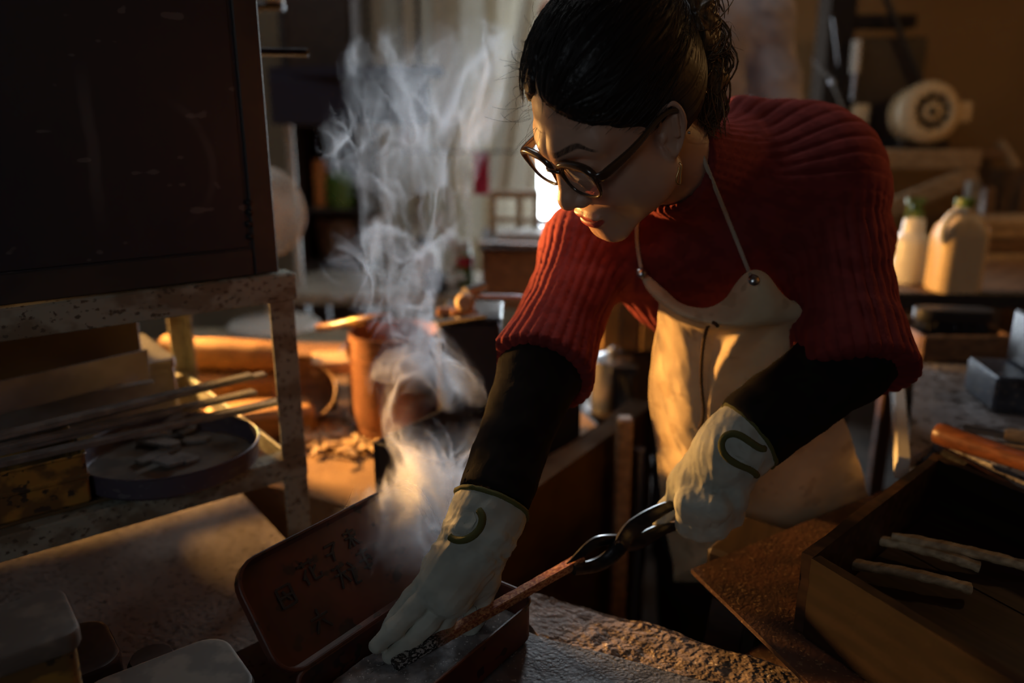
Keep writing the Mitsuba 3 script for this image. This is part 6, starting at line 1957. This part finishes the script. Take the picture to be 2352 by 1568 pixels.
part(mp, 'body', nets(f_mbody, (mx - 0.45, my - 0.45, 0.03), (mx + 0.45, my + 0.25, 1.86), 0.008), 'm_skin', smooth=True)
part(mp, 'shirt', nets(f_shirt, (mx - 0.45, my - 0.25, 0.80), (mx + 0.45, my + 0.25, 1.52), 0.006), 'm_shirt', smooth=True)
f_mt = lambda p: smax(smin(smin(arm(p, np.array([mx + 0.09, my, 0.86]), np.array([mx + 0.10, my - 0.01, 0.46]), np.array([mx + 0.10, my + 0.02, 0.085]), 0.10, 0.078, 0.066), arm(p, np.array([mx - 0.09, my, 0.86]), np.array([mx - 0.10, my - 0.01, 0.46]), np.array([mx - 0.10, my + 0.02, 0.085]), 0.10, 0.078, 0.066), 0.03), s_ell(p, (mx, my, 0.90), (0.165, 0.11, 0.12)), 0.03), 0.07 - p[:, 2], 0.01)
part(mp, 'trousers', nets(f_mt, (mx - 0.3, my - 0.25, 0.03), (mx + 0.3, my + 0.25, 1.05), 0.009), 'm_trousers', smooth=True)
hairm = nets(lambda p: smax(s_ell(p, (mx, my + 0.008, 1.715), (0.082, 0.102, 0.118)), -s_box(p, (mx, my - 0.09, 1.64), (0.09, 0.075, 0.105), 0.02), 0.01), (mx - 0.12, my - 0.14, 1.55), (mx + 0.12, my + 0.14, 1.86), 0.006)
part(mp, 'hair', hairm, 'm_hair', smooth=True)
for s in (-1, 1):
    a = np.array([mx + s * 0.10, my + 0.02, 0])
    fn_ = lambda p, a=a: np.maximum(smin(s_cone(p, a + (0, 0, 0.045), a + (s * 0.02, -0.16, 0.036), 0.046, 0.040), s_cone(p, a + (0, 0, 0.05), a + (0, 0, 0.11), 0.045, 0.048), 0.03), 0.002 - p[:, 2])
    part(mp, 'boot', nets(fn_, a + (-0.12, -0.26, -0.05), a + (0.12, 0.12, 0.20), 0.007), 'm_black_iron', smooth=True)


# ---------------------------------------------------------------- smoke rising from the ash
def smoke_grid():
    r = np.random.default_rng(21)
    lo, hi, h = np.array([-0.30, 0.775, 0.585]), np.array([0.075, 0.985, 1.290]), 0.0020
    n = np.round((hi - lo) / h).astype(int)
    tex = [ndimage.zoom(r.random((24, 24, 24)), 2, order=3, mode='grid-wrap', grid_mode=True).astype(np.float32) for _ in range(4)]
    ax = [(lo[k] + h * (np.arange(n[k]) + 0.5)).astype(np.float32) for k in range(3)]
    X, Y, Z = np.meshgrid(*ax, indexing='ij')

    def look(k, x, y, z, f):
        """Smooth noise in [0, 1] of frequency f per metre."""
        c = np.stack([x * f * 2, y * f * 2, z * f * 2])
        return ndimage.map_coordinates(tex[k], c, order=1, mode='grid-wrap')

    # outline of the plume by height: (row in the picture, left, right, strength, y of its middle)
    rows = [(1440, 850, 1000, 0.8, 0.83), (1340, 740, 1030, 1.5, 0.845), (1260, 735, 1045, 1.9, 0.86), (1190, 770, 1075, 2.6, 0.868), (1110, 785, 1085, 2.4, 0.875), (1040, 880, 1075, 1.5, 0.88), (960, 885, 1085, 1.3, 0.885),
            (890, 850, 1100, 0.95, 0.89), (820, 880, 1090, 0.75, 0.89), (750, 830, 1010, 0.65, 0.89), (690, 690, 1000, 0.95, 0.89), (620, 700, 1060, 0.85, 0.885), (540, 760, 1110, 0.50, 0.88), (450, 800, 1140, 0.42, 0.875), (370, 740, 1160, 0.5, 0.87),
            (300, 720, 1175, 0.55, 0.865), (230, 760, 1170, 0.5, 0.86), (170, 800, 1165, 0.38, 0.855), (110, 800, 1040, 0.22, 0.85), (60, 810, 1000, 0.02, 0.85)]
    zz = np.array([PY(1000, py, y)[2] for py, _, _, _, y in rows])
    xl = np.array([PY(a, py, y)[0] for py, a, _, _, y in rows])
    xr = np.array([PY(b, py, y)[0] for py, _, b, _, y in rows])
    o = np.argsort(zz)
    at = lambda v: np.interp(ze, zz[o], np.asarray(v)[o]).astype(np.float32)
    # turbulence: each pass moves the point by a coarser, then a finer noise
    x, y, z = X.copy(), Y.copy(), Z.copy()
    for f, a in ((5.0, 0.036), (11, 0.026), (24, 0.016), (50, 0.0095), (100, 0.0042)):
        dx, dy, dz = (look(k, x + k, y + 0.3 * k, z * 0.8, f) - 0.5 for k in range(3))
        x, y, z = x + 2 * a * dx, y + 1.5 * a * dy, z + 1.7 * a * dz
        if f == 24:
            xe, ye, ze = x.copy(), y.copy(), z.copy()
    XL, XR, S, YM = at(xl), at(xr), at([q[3] for q in rows]), at([q[4] for q in rows])
    u = (xe - (XL + XR) / 2) / ((XR - XL) / 2 * 1.06)
    v = (ye - YM) / 0.040
    env = np.clip((1.15 - u * u) * 1.5, 0, 1) * np.exp(-v * v) * S
    body = np.clip((look(2, x, y, z * 0.7, 10) - 0.36) * 2.6, 0, 1)
    low = np.clip((0.80 - Z) / 0.06, 0, 1) * np.clip((Z - 0.62) / 0.03, 0, 1)
    body = np.clip(body + 0.42 * low, 0, 1)
    fine_ = np.clip((look(0, x, y + 2, z * 0.6, 33) - 0.35) * 2.2, 0, 1)
    thin = sum(w * np.exp(-((look(k, x + 5 * k, y, z * 0.5, f) - 0.5) / wd) ** 2) for k, f, wd, w in ((3, 17, 0.020, 1.0), (1, 31, 0.030, 0.8), (0, 58, 0.045, 0.55)))
    d = env * (0.60 * thin * (0.05 + body) * 1.25 + 0.26 * body * fine_ ** 2 + 0.006)
    d = np.maximum(d - 0.035, 0) * 1.25
    d *= np.clip((Z - 0.592) / 0.02, 0, 1)
    edge = np.minimum.reduce([np.minimum(X - lo[0], hi[0] - X), np.minimum(Y - lo[1], hi[1] - Y), np.minimum(Z - lo[2], hi[2] - Z)])
    d *= np.clip(edge / 0.015, 0, 1)
    d = np.clip(d, 0, 1.5)
    return d, lo, hi, h


SM, slo, shi, sh_ = smoke_grid()
occ = ndimage.maximum_filter(SM[::4, ::4, ::4], 5)
occ = ndimage.gaussian_filter((occ > 0.012).astype(np.float32), 1.2)


def f_smoke(p):
    c = ((p - slo) / (4 * sh_) - 0.5).T
    return (0.32 - ndimage.map_coordinates(occ, c, order=1, mode='constant')) * 0.05


sm = nets(f_smoke, slo - 0.03, shi + 0.03, 0.010, slack=8)
parts_ = sm.split(only_watertight=False)
key = thing('smoke', 'bluish white smoke curling up from the ash in the tin box', 'smoke', kind='stuff')
scene[key] = {**mikit.ply(cat(*[q for q in parts_ if len(q.faces) > 150]), {'type': 'null'}),
              'interior': {'type': 'heterogeneous', 'albedo': {'type': 'constvolume', 'value': {'type': 'rgb', 'value': [0.945, 0.965, 0.995]}}, 'scale': SMOKE,
                           'sigma_t': {'type': 'gridvolume', 'grid': mi.VolumeGrid(np.ascontiguousarray(SM.transpose(2, 1, 0)[..., None], np.float32)), 'filter_type': 'trilinear',
                                       'to_world': T().translate(slo.tolist()).scale((shi - slo).tolist())},
                           'phase': {'type': 'hg', 'g': 0.55}}}
